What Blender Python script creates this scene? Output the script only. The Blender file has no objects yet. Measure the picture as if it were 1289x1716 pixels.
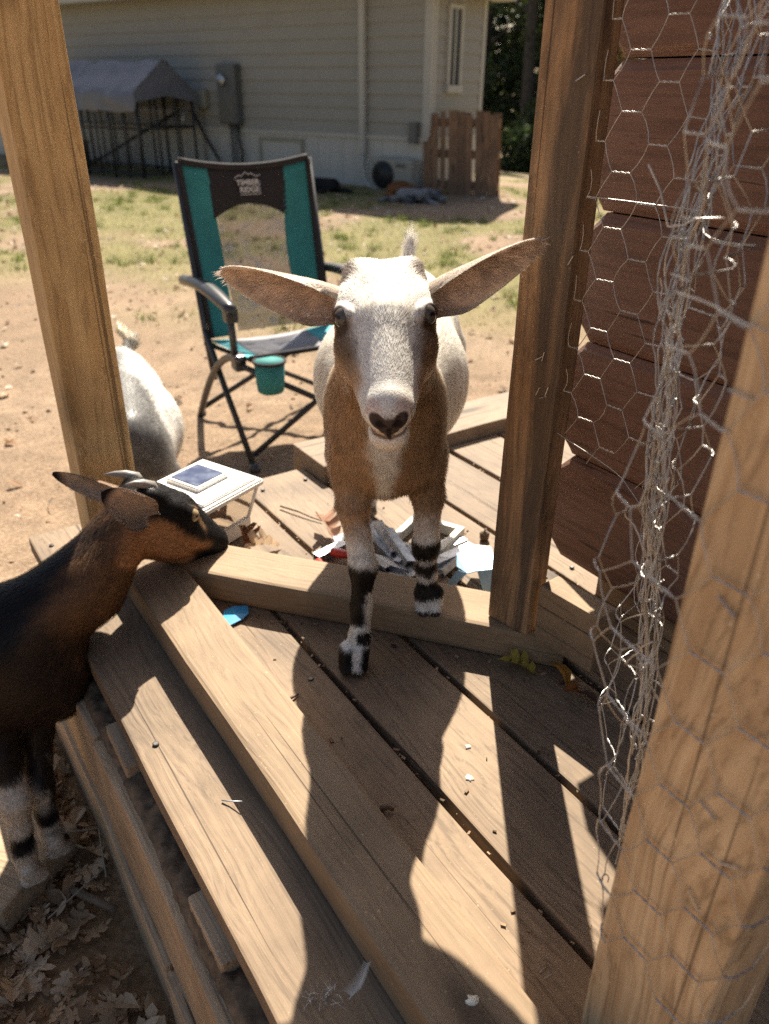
import bpy, bmesh, math, random
import numpy as np
from mathutils import Vector, Matrix

random.seed(7); RNG = np.random.default_rng(7)
SC = bpy.context.scene
COL = SC.collection

# ------------------------------------------------------------------ camera
F = 1289.0; PITCH = math.radians(28.8); H = 0.72; ROLL = math.radians(0.6)
f_ = np.array([0, math.cos(PITCH), -math.sin(PITCH)])
u0 = np.array([0, math.sin(PITCH), math.cos(PITCH)]); r0 = np.array([1., 0, 0])
r_ = r0*math.cos(ROLL) + u0*math.sin(ROLL); u_ = u0*math.cos(ROLL) - r0*math.sin(ROLL)
cam = bpy.data.cameras.new('camera'); camo = bpy.data.objects.new('camera', cam); COL.objects.link(camo)
camo.matrix_world = Matrix(((r_[0], u_[0], -f_[0], 0), (r_[1], u_[1], -f_[1], 0), (r_[2], u_[2], -f_[2], H), (0, 0, 0, 1)))
cam.sensor_fit = 'HORIZONTAL'; cam.sensor_width = 36; cam.lens = 36
cam.clip_start = 0.02; cam.clip_end = 500
cam.dof.use_dof = True; cam.dof.focus_distance = 0.86; cam.dof.aperture_fstop = 7.5
SC.camera = camo

def ray(x, y): return f_ + r_*(x-644.5)/F + u_*(858-y)/F
def gz(x, y, z=0.):
    d = ray(x, y); return d*((z-H)/d[2]) + np.array([0, 0, H])
def at(x, y, Y):
    d = ray(x, y); return d*(Y/d[1]) + np.array([0, 0, H])
def hit(x, y, p0, nrm):
    d = ray(x, y); c = np.array([0, 0, H]); return c + d*(((np.array(p0)-c)@nrm)/(d@nrm))

# ------------------------------------------------------------------ sky, sun, exposure
SUN_EL = math.radians(46.2); SUN_AZ = math.radians(2.5)          # azimuth from +Y towards +X
W = bpy.data.worlds.new('World'); SC.world = W; W.use_nodes = True
nt = W.node_tree; nt.nodes.clear()
sky = nt.nodes.new('ShaderNodeTexSky'); sky.sky_type = 'NISHITA'; sky.sun_disc = False
sky.dust_density = 3.0; sky.ozone_density = .5; sky.sun_elevation = SUN_EL; sky.sun_rotation = SUN_AZ
bg = nt.nodes.new('ShaderNodeBackground'); bg.inputs[1].default_value = 0.052
wo = nt.nodes.new('ShaderNodeOutputWorld')
nt.links.new(sky.outputs[0], bg.inputs[0]); nt.links.new(bg.outputs[0], wo.inputs[0])
sun = bpy.data.lights.new('sun', 'SUN'); sun.energy = 5.0; sun.angle = math.radians(0.53); sun.color = (1, .93, .81)
suno = bpy.data.objects.new('sun', sun); COL.objects.link(suno)
sdir = Vector((math.sin(SUN_AZ)*math.cos(SUN_EL), math.cos(SUN_AZ)*math.cos(SUN_EL), math.sin(SUN_EL)))
suno.rotation_euler = sdir.to_track_quat('Z', 'Y').to_euler(); suno.location = sdir*30
SC.view_settings.view_transform = 'Standard'; SC.view_settings.look = 'None'
SC.view_settings.gamma = 1; SC.view_settings.exposure = 1.35; SC.view_settings.use_curve_mapping = False
SC.view_settings.use_white_balance = True; SC.view_settings.white_balance_temperature = 6600; SC.view_settings.white_balance_tint = 10
SC.cycles.use_denoising = False
SC.cycles.max_bounces = 8; SC.cycles.transparent_max_bounces = 16

# ------------------------------------------------------------------ frame of the porch
DV = np.array([.559, -.829, 0.]); NV = np.array([.829, .559, 0.]); ZV = np.array([0, 0, 1.])
G = -0.36
def st(s, t, z=0.): return NV*s + DV*t + ZV*z

# ------------------------------------------------------------------ numpy noise
def _hash(ix, iy, iz, seed):
    h = (ix.astype(np.int64)*374761393 + iy.astype(np.int64)*668265263 + iz.astype(np.int64)*2147483647 + seed*974634777) & 0xffffffff
    h = ((h ^ (h >> 13))*1274126177) & 0xffffffff
    h = ((h ^ (h >> 16))*2246822519) & 0xffffffff
    return ((h ^ (h >> 15)) & 0xffff)/65535.0
def vnoise(p, scale=1., seed=0):
    p = np.asarray(p, float)*scale
    i = np.floor(p).astype(np.int64); f = p-i; f = f*f*(3-2*f)
    o = 0
    for dx in (0, 1):
        for dy in (0, 1):
            for dz in (0, 1):
                w = (f[:, 0] if dx else 1-f[:, 0])*(f[:, 1] if dy else 1-f[:, 1])*(f[:, 2] if dz else 1-f[:, 2])
                o = o + w*_hash(i[:, 0]+dx, i[:, 1]+dy, i[:, 2]+dz, seed)
    return o
def fbm(p, scale=1., oct=3, seed=0):
    o = 0; a = .5; t = 0
    for k in range(oct):
        o = o + a*vnoise(p, scale*2**k, seed+k); t += a; a *= .5
    return o/t
def sstep(a, b, x):
    t = np.clip((x-a)/(b-a), 0, 1); return t*t*(3-2*t)
def nrm(v):
    v = np.asarray(v, float); return v/np.maximum(np.linalg.norm(v, axis=-1, keepdims=True), 1e-9)

# ------------------------------------------------------------------ object helpers
def link(o, parent=None):
    COL.objects.link(o)
    if parent is not None: o.parent = parent
    return o
def tag(o, label=None, cat=None, group=None, kind=None):
    if label: o['label'] = label
    if cat: o['category'] = cat
    if group: o['group'] = group
    if kind: o['kind'] = kind
    return o
def empty(name, loc, label, cat, group=None, rz=0.):
    o = bpy.data.objects.new(name, None); COL.objects.link(o)
    o.location = [float(v) for v in loc]; o.rotation_euler = (0, 0, rz); o.empty_display_size = .05
    bpy.context.view_layer.update
    return tag(o, label, cat, group)
def mesh_obj(name, verts, faces, mat=None, parent=None, smooth=False, local=None):
    me = bpy.data.meshes.new(name)
    me.from_pydata([tuple(map(float, v)) for v in verts], [], [tuple(map(int, q)) for q in faces])
    if smooth: me.polygons.foreach_set('use_smooth', [True]*len(me.polygons))
    if mat: me.materials.append(mat)
    me.update()
    o = bpy.data.objects.new(name, me); link(o, parent)
    return o
def world_child(o, parent):
    """verts are world coordinates: cancel the parent's placement"""
    o.parent = parent
    m = Matrix.Translation(parent.location) @ parent.rotation_euler.to_matrix().to_4x4()
    o.matrix_parent_inverse = m.inverted()
    return o
def fast_mesh(name, V, tris=None, quads=None, mat=None, cols=None, normals=None, smooth=True):
    me = bpy.data.meshes.new(name)
    V = np.asarray(V, np.float32)
    nt_ = 0 if tris is None else len(tris); nq = 0 if quads is None else len(quads)
    loops = np.concatenate([np.asarray(tris, np.int32).ravel() if nt_ else np.zeros(0, np.int32),
                            np.asarray(quads, np.int32).ravel() if nq else np.zeros(0, np.int32)])
    starts = np.concatenate([np.arange(nt_)*3, nt_*3+np.arange(nq)*4]).astype(np.int32)
    tot = np.concatenate([np.full(nt_, 3), np.full(nq, 4)]).astype(np.int32)
    me.vertices.add(len(V)); me.vertices.foreach_set('co', V.ravel())
    me.loops.add(len(loops)); me.loops.foreach_set('vertex_index', loops)
    me.polygons.add(nt_+nq); me.polygons.foreach_set('loop_start', starts); me.polygons.foreach_set('loop_total', tot)
    me.polygons.foreach_set('use_smooth', np.full(nt_+nq, smooth))
    if cols is not None:
        ca = me.attributes.new('Col', 'FLOAT_COLOR', 'POINT')
        c4 = np.ones((len(V), 4), np.float32); c4[:, :3] = cols
        ca.data.foreach_set('color', c4.ravel())
    me.update(calc_edges=True)
    if normals is not None:
        me.normals_split_custom_set_from_vertices(np.asarray(normals, np.float32).tolist())
    if mat: me.materials.append(mat)
    return me
class MB:
    """collects shapes in one bmesh-free vertex list"""
    def __init__(s): s.v = []; s.f = []
    def add(s, v, f):
        b = len(s.v); s.v += [tuple(map(float, q)) for q in v]; s.f += [tuple(i+b for i in q) for q in f]; return s
    def box(s, c, size, rot=None):
        c = np.array(c, float); h = np.array(size, float)/2
        R = np.eye(3) if rot is None else np.array(rot)
        v = [c + R@(h*np.array(q)) for q in ((-1,-1,-1),(1,-1,-1),(1,1,-1),(-1,1,-1),(-1,-1,1),(1,-1,1),(1,1,1),(-1,1,1))]
        return s.add(v, [(0,3,2,1),(4,5,6,7),(0,1,5,4),(1,2,6,5),(2,3,7,6),(3,0,4,7)])
    def tube(s, pts, rad, n=8, cap=True):
        pts = [np.array(p, float) for p in pts]; rad = [rad]*len(pts) if np.isscalar(rad) else rad
        b = len(s.v); prev = None
        for i, p in enumerate(pts):
            t = nrm(pts[min(i+1, len(pts)-1)] - pts[max(i-1, 0)])
            if prev is None:
                a = np.cross(t, [0, 0, 1.]);
                if np.linalg.norm(a) < .1: a = np.cross(t, [1., 0, 0])
            else: a = prev - t*(prev@t)
            a = nrm(a); prev = a; c = np.cross(t, a)
            for k in range(n):
                q = 2*math.pi*k/n
                s.v.append(tuple(p + rad[i]*(a*math.cos(q)+c*math.sin(q))))
        for i in range(len(pts)-1):
            for k in range(n):
                k2 = (k+1) % n
                s.f.append((b+i*n+k, b+i*n+k2, b+(i+1)*n+k2, b+(i+1)*n+k))
        if cap:
            s.f.append(tuple(b+k for k in range(n))[::-1]); s.f.append(tuple(b+(len(pts)-1)*n+k for k in range(n)))
        return s
    def prism(s, poly, z0, z1, M=None):
        n = len(poly); M = np.eye(4) if M is None else np.array(M)
        v = [(M@np.array([x, y, z, 1]))[:3] for z in (z0, z1) for x, y in poly]
        return s.add(v, [tuple(range(n))[::-1], tuple(range(n, 2*n))] + [(i, (i+1) % n, n+(i+1) % n, n+i) for i in range(n)])
    def build(s, name, mat, parent=None, smooth=False, bevel=0., seg=2, world=False):
        me = bpy.data.meshes.new(name); me.from_pydata(s.v, [], s.f)
        if bevel:
            bm = bmesh.new(); bm.from_mesh(me)
            bmesh.ops.bevel(bm, geom=list(bm.edges), offset=bevel, segments=seg, affect='EDGES', profile=.6)
            bm.to_mesh(me); bm.free()
        if smooth: me.polygons.foreach_set('use_smooth', [True]*len(me.polygons))
        me.materials.append(mat); me.update()
        o = bpy.data.objects.new(name, me); COL.objects.link(o)
        if parent is not None:
            if world: world_child(o, parent)
            else: o.parent = parent
        return o

# ------------------------------------------------------------------ materials
MATS = {}
class NT:
    def __init__(s, name):
        s.m = bpy.data.materials.new(name); s.m.use_nodes = True; s.t = s.m.node_tree; s.t.nodes.clear()
        s.out = s.n('ShaderNodeOutputMaterial'); s.b = s.n('ShaderNodeBsdfPrincipled'); s.l(s.b.outputs[0], s.out.inputs[0])
        MATS[name] = s.m
    def n(s, k, **kw):
        q = s.t.nodes.new(k)
        for a, v in kw.items(): setattr(q, a, v)
        return q
    def l(s, a, b): s.t.links.new(a, b)
    def set(s, **kw):
        for a, v in kw.items(): s.b.inputs[a.replace('_', ' ')].default_value = v
    def coord(s, kind='Object', scale=(1, 1, 1), rnd=True):
        tc = s.n('ShaderNodeTexCoord'); mp = s.n('ShaderNodeMapping'); mp.inputs['Scale'].default_value = scale
        s.l(tc.outputs[kind], mp.inputs[0])
        if rnd:
            oi = s.n('ShaderNodeObjectInfo'); ml = s.n('ShaderNodeMath', operation='MULTIPLY'); ml.inputs[1].default_value = 37.
            s.l(oi.outputs['Random'], ml.inputs[0])
            cb = s.n('ShaderNodeCombineXYZ')
            for i in range(3): s.l(ml.outputs[0], cb.inputs[i])
            s.l(cb.outputs[0], mp.inputs['Location'])
        return mp.outputs[0]
    def noise(s, vec, scale, detail=4, rough=.55, dist=0.):
        q = s.n('ShaderNodeTexNoise'); q.inputs['Scale'].default_value = scale; q.inputs['Detail'].default_value = detail
        q.inputs['Roughness'].default_value = rough; q.inputs['Distortion'].default_value = dist
        if vec is not None: s.l(vec, q.inputs['Vector'])
        return q.outputs[0]
    def ramp(s, fac, stops):
        q = s.n('ShaderNodeValToRGB'); e = q.color_ramp.elements
        while len(e) < len(stops): e.new(.5)
        for el, (p, c) in zip(e, stops):
            el.position = p; el.color = (c, c, c, 1) if np.isscalar(c) else (*c, 1)
        s.l(fac, q.inputs[0]); return q.outputs[0]
    def mix(s, fac, a, b, mode='MIX'):
        q = s.n('ShaderNodeMix', data_type='RGBA', blend_type=mode)
        for sock, v in ((q.inputs[0], fac), (q.inputs[6], a), (q.inputs[7], b)):
            if hasattr(v, 'links'): s.l(v, sock)
            elif np.isscalar(v): sock.default_value = v
            else: sock.default_value = (*v, 1)
        return q.outputs[2]
    def bump(s, h, strength=.3, dist=.01, prev=None):
        q = s.n('ShaderNodeBump'); q.inputs['Strength'].default_value = strength; q.inputs['Distance'].default_value = dist
        s.l(h, q.inputs['Height'])
        if prev is not None: s.l(prev, q.inputs['Normal'])
        return q.outputs[0]
    def fin(s, col=None, nor=None, rough=None):
        if col is not None:
            if hasattr(col, 'links'): s.l(col, s.b.inputs['Base Color'])
            else: s.b.inputs['Base Color'].default_value = (*col, 1)
        if nor is not None: s.l(nor, s.b.inputs['Normal'])
        if rough is not None:
            if hasattr(rough, 'links'): s.l(rough, s.b.inputs['Roughness'])
            else: s.b.inputs['Roughness'].default_value = rough
        return s.m
def plain(name, col, rough=.6, metal=0., var=.15, vscale=12., bump=0.):
    t = NT(name); v = t.coord(); n = t.noise(v, vscale, 5)
    c = t.mix(t.ramp(n, [(.3, 0.), (.7, 1.)]), tuple(x*(1-var) for x in col), tuple(min(1, x*(1+var)) for x in col))
    t.set(Metallic=metal)
    return t.fin(c, t.bump(n, bump, .004) if bump else None, rough)
def wood(name, light, dark, dirt=(.05, .035, .022), dirt_amt=.45, grain=1., rough=.75, crack=.5, stain=None, contrast=1., lines=1.):
    """grain runs along local X"""
    t = NT(name)
    v = t.coord('Object', (1, 1, 1))
    warp = t.noise(t.coord('Object', (1.6, 6, 6)), 1.0, 3, .5)
    mp = t.n('ShaderNodeMapping'); mp.inputs['Scale'].default_value = (2.2, 26, 26); t.l(v, mp.inputs[0])
    wv = t.n('ShaderNodeMix', data_type='VECTOR'); wv.inputs[0].default_value = .5
    cb = t.n('ShaderNodeVectorMath', operation='MULTIPLY_ADD')
    t.l(warp, cb.inputs[0]); cb.inputs[1].default_value = (0, 5., 5.); t.l(mp.outputs[0], cb.inputs[2])
    g1 = t.noise(cb.outputs[0], 1.4*grain, 6, .62, .3)
    rings = t.n('ShaderNodeTexWave', wave_type='BANDS', bands_direction='Y'); rings.inputs['Scale'].default_value = 1.1*grain
    rings.inputs['Distortion'].default_value = 6.; rings.inputs['Detail'].default_value = 3.; rings.inputs['Detail Scale'].default_value = .8
    t.l(cb.outputs[0], rings.inputs[0])
    mpf = t.n('ShaderNodeMapping'); mpf.inputs['Scale'].default_value = (8, 240, 240); t.l(v, mpf.inputs[0])
    fine = t.noise(mpf.outputs[0], 1., 3, .6)
    gsum = t.mix(.14, g1, rings.outputs['Fac']); gsum = t.mix(.25, gsum, fine)
    mdl = tuple((a_+b_)/2 for a_, b_ in zip(light, dark)); col = t.mix(t.ramp(gsum, [(.28, 0.), (.72, 1.)]), tuple(m_+(x-m_)*contrast for x, m_ in zip(dark, mdl)), tuple(m_+(x-m_)*contrast for x, m_ in zip(light, mdl)))
    mln = t.n('ShaderNodeMapping'); mln.inputs['Scale'].default_value = (3.0, 150, 150); t.l(cb.outputs[0], mln.inputs[0]); mln.inputs['Scale'].default_value = (.22, 6.5, 6.5)
    lns = t.noise(mln.outputs[0], 1.2, 3, .6, .2); lnr = t.ramp(lns, [(.36, 1.), (.44, .35), (.52, 0.)])
    lnm = t.n('ShaderNodeMath', operation='MULTIPLY'); t.l(lnr, lnm.inputs[0]); lnm.inputs[1].default_value = .5*lines
    col = t.mix(lnm.outputs[0], col, tuple(x*.5 for x in dark))
    blot = t.ramp(t.noise(v, 3.2, 4, .6, .4), [(.35, .72), (.68, 1.18)]); col = t.mix(1., col, blot, 'MULTIPLY')
    # knots
    mk = t.n('ShaderNodeMapping'); mk.inputs['Scale'].default_value = (2.6, 9, 9); t.l(v, mk.inputs[0])
    vo = t.n('ShaderNodeTexVoronoi'); vo.inputs['Scale'].default_value = 1.; t.l(mk.outputs[0], vo.inputs['Vector'])
    kn = t.ramp(vo.outputs['Distance'], [(.0, 1.), (.08, .9), (.14, .3), (.22, 0.)])
    col = t.mix(kn, col, tuple(x*.28 for x in dark))
    # cracks along the grain
    mc = t.n('ShaderNodeMapping'); mc.inputs['Scale'].default_value = (.5, 150, 150); t.l(v, mc.inputs[0])
    cr = t.ramp(t.noise(mc.outputs[0], .9, 2, .5, .0), [(.665, 0.), (.69, 1.)])
    crf = t.n('ShaderNodeMath', operation='MULTIPLY'); t.l(cr, crf.inputs[0]); crf.inputs[1].default_value = crack
    col = t.mix(crf.outputs[0], col, tuple(x*.2 for x in dark))
    # dirt and wear
    dn = t.ramp(t.noise(v, 7., 6, .65, .5), [(.42, 0.), (.75, dirt_amt)])
    col = t.mix(dn, col, dirt)
    sp = t.ramp(t.noise(v, 260., 2, .5), [(.70, 0.), (.74, .6)])
    col = t.mix(sp, col, tuple(min(.8, x*1.5) for x in light))
    if stain:
        sn = t.ramp(t.noise(t.coord('Object', (1.3, 9, 9)), 1.4, 5, .6, .6), [(.47, 0.), (.6, stain)])
        col = t.mix(sn, col, (.035, .03, .025))
    h = t.mix(crf.outputs[0], gsum, (0, 0, 0)); nb = t.bump(h, .6, .003); nb = t.bump(lns, .35, .0016, nb)
    nb = t.bump(t.noise(v, 60., 4), .18, .002, nb)
    return t.fin(col, nb, rough)
def attr_mat(name, rough=.7, transl=0., spec=.25, sheen=0.):
    t = NT(name); a = t.n('ShaderNodeAttribute'); a.attribute_name = 'Col'
    t.l(a.outputs['Color'], t.b.inputs['Base Color']); t.b.inputs['Roughness'].default_value = rough
    t.b.inputs['Specular IOR Level'].default_value = spec
    if transl:
        tr = t.n('ShaderNodeBsdfTranslucent'); t.l(a.outputs['Color'], tr.inputs[0])
        mx = t.n('ShaderNodeMixShader'); mx.inputs[0].default_value = transl
        t.l(t.b.outputs[0], mx.inputs[1]); t.l(tr.outputs[0], mx.inputs[2]); t.l(mx.outputs[0], t.out.inputs[0])
    return t.m

M_deck = wood('deck_wood', (.30, .21, .130), (.19, .127, .074), dirt=(.088, .058, .036), dirt_amt=.55, crack=.85, contrast=.55, lines=1.1)
M_rail = wood('rail_wood', (.355, .247, .145), (.25, .162, .088), dirt=(.13, .085, .05), dirt_amt=.45, crack=.85, contrast=.45, lines=.7)
M_post = wood('post_wood', (.74, .51, .24), (.52, .31, .12), dirt_amt=.18, crack=.7, grain=.8)
M_stain = wood('stained_post_wood', (.50, .31, .16), (.28, .155, .07), dirt_amt=.4, crack=.8, stain=.75)
M_near = wood('near_post_wood', (.80, .60, .36), (.46, .285, .14), dirt_amt=.15, crack=.6, grain=.7)
M_dark = wood('rim_wood', (.60, .44, .28), (.40, .28, .17), dirt=(.17, .115, .07), dirt_amt=.5, crack=.8)
M_pallet = wood('pallet_wood', (.34, .19, .10), (.18, .095, .05), dirt_amt=.3, crack=.5)
# brown painted logs
t = NT('painted_log'); v = t.coord(); n1 = t.noise(v, 9, 5)
mp = t.n('ShaderNodeMapping'); mp.inputs['Scale'].default_value = (5, 90, 90); t.l(v, mp.inputs[0])
gr = t.noise(mp.outputs[0], 1., 5, .6, .4)
crk = t.ramp(gr, [(.60, 0.), (.66, 1.)])
c = t.mix(t.ramp(n1, [(.3, 0.), (.7, 1.)]), (.150, .078, .054), (.195, .110, .080))
c = t.mix(t.ramp(t.noise(v, 45, 4, .7), [(.58, 0.), (.72, .3)]), c, (.18, .115, .08))
mask = t.n('ShaderNodeMath', operation='MULTIPLY'); t.l(crk, mask.inputs[0]); t.l(t.ramp(t.noise(v, 4., 2), [(.42, 0.), (.55, .9)]), mask.inputs[1])
c = t.mix(t.ramp(gr, [(.35, .5), (.55, 0.)]), c, (.07, .036, .026)); c = t.mix(mask.outputs[0], c, (.03, .014, .01))
t.set(Specular_IOR_Level=.3); t.fin(c, t.bump(mask.outputs[0], -.5, .004, t.bump(gr, .5, .004)), .62); M_log = t.m
M_siding = plain('vinyl_siding', (.285, .272, .235), .55, 0, .05, 3.)
M_trim = plain('white_trim', (.42, .405, .36), .5, 0, .04, 4.)
M_skirt = plain('skirt_panel', (.46, .445, .40), .5, 0, .06, 5.)
M_roof = plain('roof_shingle', (.10, .09, .085), .9, 0, .3, 20.)
M_black = plain('black_metal', (.022, .021, .021), .45, 0, .2, 20.)
M_bronze = plain('grey_tube', (.06, .055, .052), .4, .5, .2, 20.)
M_plastic = plain('black_plastic', (.03, .03, .032), .35, 0, .15, 30., .1)
M_teal = plain('teal_fabric', (.028, .185, .175), .85, 0, .14, 14., .15)
M_tealhi = plain('bright_teal_fabric', (.08, .42, .44), .8, 0, .15, 14., .15)
M_blackfab = plain('black_fabric', (.022, .017, .016), .9, 0, .2, 25., .2)
M_seatgrey = plain('grey_seat_fabric', (.27, .26, .27), .85, 0, .35, 10., .2)
M_silver = plain('silver_print', (.52, .48, .44), .5, 0, .05)
M_wire = plain('galvanised_wire', (.50, .48, .45), .40, .7, .25, 60.)
M_tarp = plain('grey_tarp', (.14, .145, .165), .6, 0, .12, 6., .3)
M_meter = plain('grey_meter_box', (.12, .125, .12), .5, .2, .06, 10.)
M_tan = plain('tan_box', (.27, .25, .19), .55, 0, .06, 10.)
M_white = plain('white_plastic', (.82, .81, .77), .35, 0, .03, 20.)
M_cream = plain('cream_plastic', (.72, .67, .54), .45, 0, .08, 20.)
M_alu = plain('aluminium', (.40, .42, .44), .42, .75, .3, 60., .2)
M_blueal = plain('pale_blue_film', (.26, .44, .60), .3, .2, .15, 25., .3)
M_red = plain('red_grip', (.40, .03, .02), .35, 0, .15, 40.)
M_tool = plain('tool_steel', (.07, .065, .06), .4, .6, .3, 60.)
M_ac = plain('cream_unit', (.30, .29, .25), .5, 0, .06, 8.)
M_bluepap = plain('blue_wrapper', (.05, .36, .72), .35, 0, .12, 30., .2)
M_soil = plain('dark_soil', (.16, .105, .062), .95, 0, .5, 60., .8)
M_nut = plain('brown_nut', (.15, .08, .035), .6, 0, .35, 150., .5)
M_twig = plain('twig_bark', (.16, .11, .07), .8, 0, .3, 80., .4)
M_horn = plain('horn', (.22, .20, .175), .45, 0, .25, 60., .3)
M_hoof = plain('hoof_keratin', (.045, .038, .033), .5, 0, .4, 60., .3)
M_leaf = attr_mat('dry_leaf', .7, .25)
M_fur = attr_mat('fur', .42, .28, .4)
M_skin = attr_mat('hide', .8, 0, .15)
M_ear = attr_mat('ear_hide', .75, .38, .15)
M_eye = attr_mat('eye_gloss', .12, 0, .4)
M_feather = plain('feather_down', (.55, .52, .47), .8, 0, .15, 60.)
M_bark = plain('tree_bark', (.055, .045, .036), .9, 0, .4, 12., .8)
M_foliage = attr_mat('foliage', .45, .42, .5)
M_grass = attr_mat('grass_blade', .6, .35, .3)
# window glass
t = NT('window_glass'); t.set(Roughness=.03, Specular_IOR_Level=.8); M_glass = t.fin((.015, .018, .02))
t = NT('clear_pane'); t.set(Roughness=.05, Transmission_Weight=.9, IOR=1.45); M_pane = t.fin((.93, .93, .88))
t = NT('solar_cell'); t.set(Roughness=.12); v = t.coord(); M_solar = t.fin(t.mix(t.ramp(t.noise(v, 30, 5), [(.4, 0.), (.65, 1.)]), (.02, .035, .09), (.12, .15, .22)))
# chair mesh: a see-through net
t = NT('chair_net'); v = t.coord('Object', (1, 1, 1), False)
tr = t.n('ShaderNodeBsdfTransparent'); mx = t.n('ShaderNodeMixShader')
dust = t.noise(v, 8, 6, .7, 1.2)
col = t.mix(t.ramp(dust, [(.45, 0.), (.7, 1.)]), (.085, .068, .052), (.62, .57, .50))
fac = t.n('ShaderNodeMath', operation='ADD'); t.l(t.ramp(dust, [(.5, 0.), (.72, .5)]), fac.inputs[0]); fac.inputs[1].default_value = .48
t.l(fac.outputs[0], mx.inputs[0]); t.l(tr.outputs[0], mx.inputs[1]); t.l(t.b.outputs[0], mx.inputs[2]); t.l(mx.outputs[0], t.out.inputs[0])
M_net = t.fin(col, None, .9)

# ------------------------------------------------------------------ ground
def gridcoords(segs):
    o = []
    for a, b, h in segs: o += list(np.arange(a, b-1e-6, h))
    return np.array(o + [segs[-1][1]])
gx = gridcoords([(-120, -20, 10), (-20, -5, 1.), (-5, -1.6, .12), (-1.6, 1.4, .025), (1.4, 6, .12), (6, 20, 1.), (20, 120, 10)])
gy = gridcoords([(-40, -4, 4), (-4, -.2, .3), (-.2, 3.2, .025), (3.2, 12, .12), (12, 24, .6), (24, 160, 8)])
X, Y = np.meshgrid(gx, gy); Pg = np.stack([X.ravel(), Y.ravel(), np.zeros(X.size)], 1)
def ground_z(P):
    x, y = P[:, 0], P[:, 1]
    q = np.stack([x, y, np.zeros_like(x)], 1)
    near = np.exp(-np.maximum(y-4, 0)/4)
    z = G + (fbm(q, 1.3, 3, 3)-.5)*.05 + (fbm(q, 14, 3, 9)-.5)*.018*near + (fbm(q, 45, 2, 11)-.5)*.009*near
    drop = np.clip(y-11, 0, 30)*sstep(-1, 3, x)
    return z - .062*drop
Pg[:, 2] = ground_z(Pg)
def grass_mask(P):
    q = np.stack([P[:, 0], P[:, 1], np.zeros(len(P))], 1)
    n = fbm(q, 1.1, 4, 21)
    base = sstep(3.2, 5.2, P[:, 1] + (fbm(q, .5, 2, 5)-.5)*2.5)
    return np.clip(base*sstep(.36, .56, n), 0, 1)
gm = grass_mask(Pg); q = Pg*[1, 1, 0]
d1 = fbm(q, 2.2, 4, 31)[:, None]; d2 = fbm(q, 22, 3, 41)[:, None]
dirt = np.array([.315, .23, .157])*(1-d1) + np.array([.25, .17, .108])*d1
dirt = dirt*(.62+.5*d2+.28*fbm(q, 7, 3, 43)[:, None])
litter = sstep(-.02, -.28, Pg@NV - .134)*0
under = (sstep(.30, .02, Pg@NV)*sstep(-1.45, -1.15, Pg@DV))[:, None]       # dark humus by the deck side
dirt = dirt*(1-under) + under*np.array([.36, .225, .12])*(.6+.8*d2)
grassc = np.array([.19, .185, .063])*(.7+.6*fbm(q, 6, 3, 51)[:, None])
gc = dirt*(1-gm[:, None]*.75) + grassc*gm[:, None]*.75
ny, nx = X.shape; idx = np.arange(X.size).reshape(ny, nx)
quads = np.stack([idx[:-1, :-1], idx[:-1, 1:], idx[1:, 1:], idx[1:, :-1]], -1).reshape(-1, 4)
t = NT('ground_soil'); a = t.n('ShaderNodeAttribute'); a.attribute_name = 'Col'
v = t.coord('Object', (1, 1, 1), False); n1 = t.noise(v, 90, 5, .65); n2 = t.noise(v, 420, 3, .6)
c = t.mix(t.ramp(n1, [(.35, 0.), (.7, 1.)]), (.62, .60, .58), (1.2, 1.2, 1.2)); c = t.mix(1., a.outputs['Color'], c, 'MULTIPLY')
c = t.mix(t.ramp(n2, [(.62, 0.), (.7, .5)]), c, (.62, .52, .42))
M_ground = t.fin(c, t.bump(n2, .35, .004, t.bump(n1, .5, .012)), .95); t.set(Specular_IOR_Level=.15)
go = bpy.data.objects.new('ground', fast_mesh('ground', Pg, None, quads, M_ground, gc)); COL.objects.link(go); tag(go, kind='structure')

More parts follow.
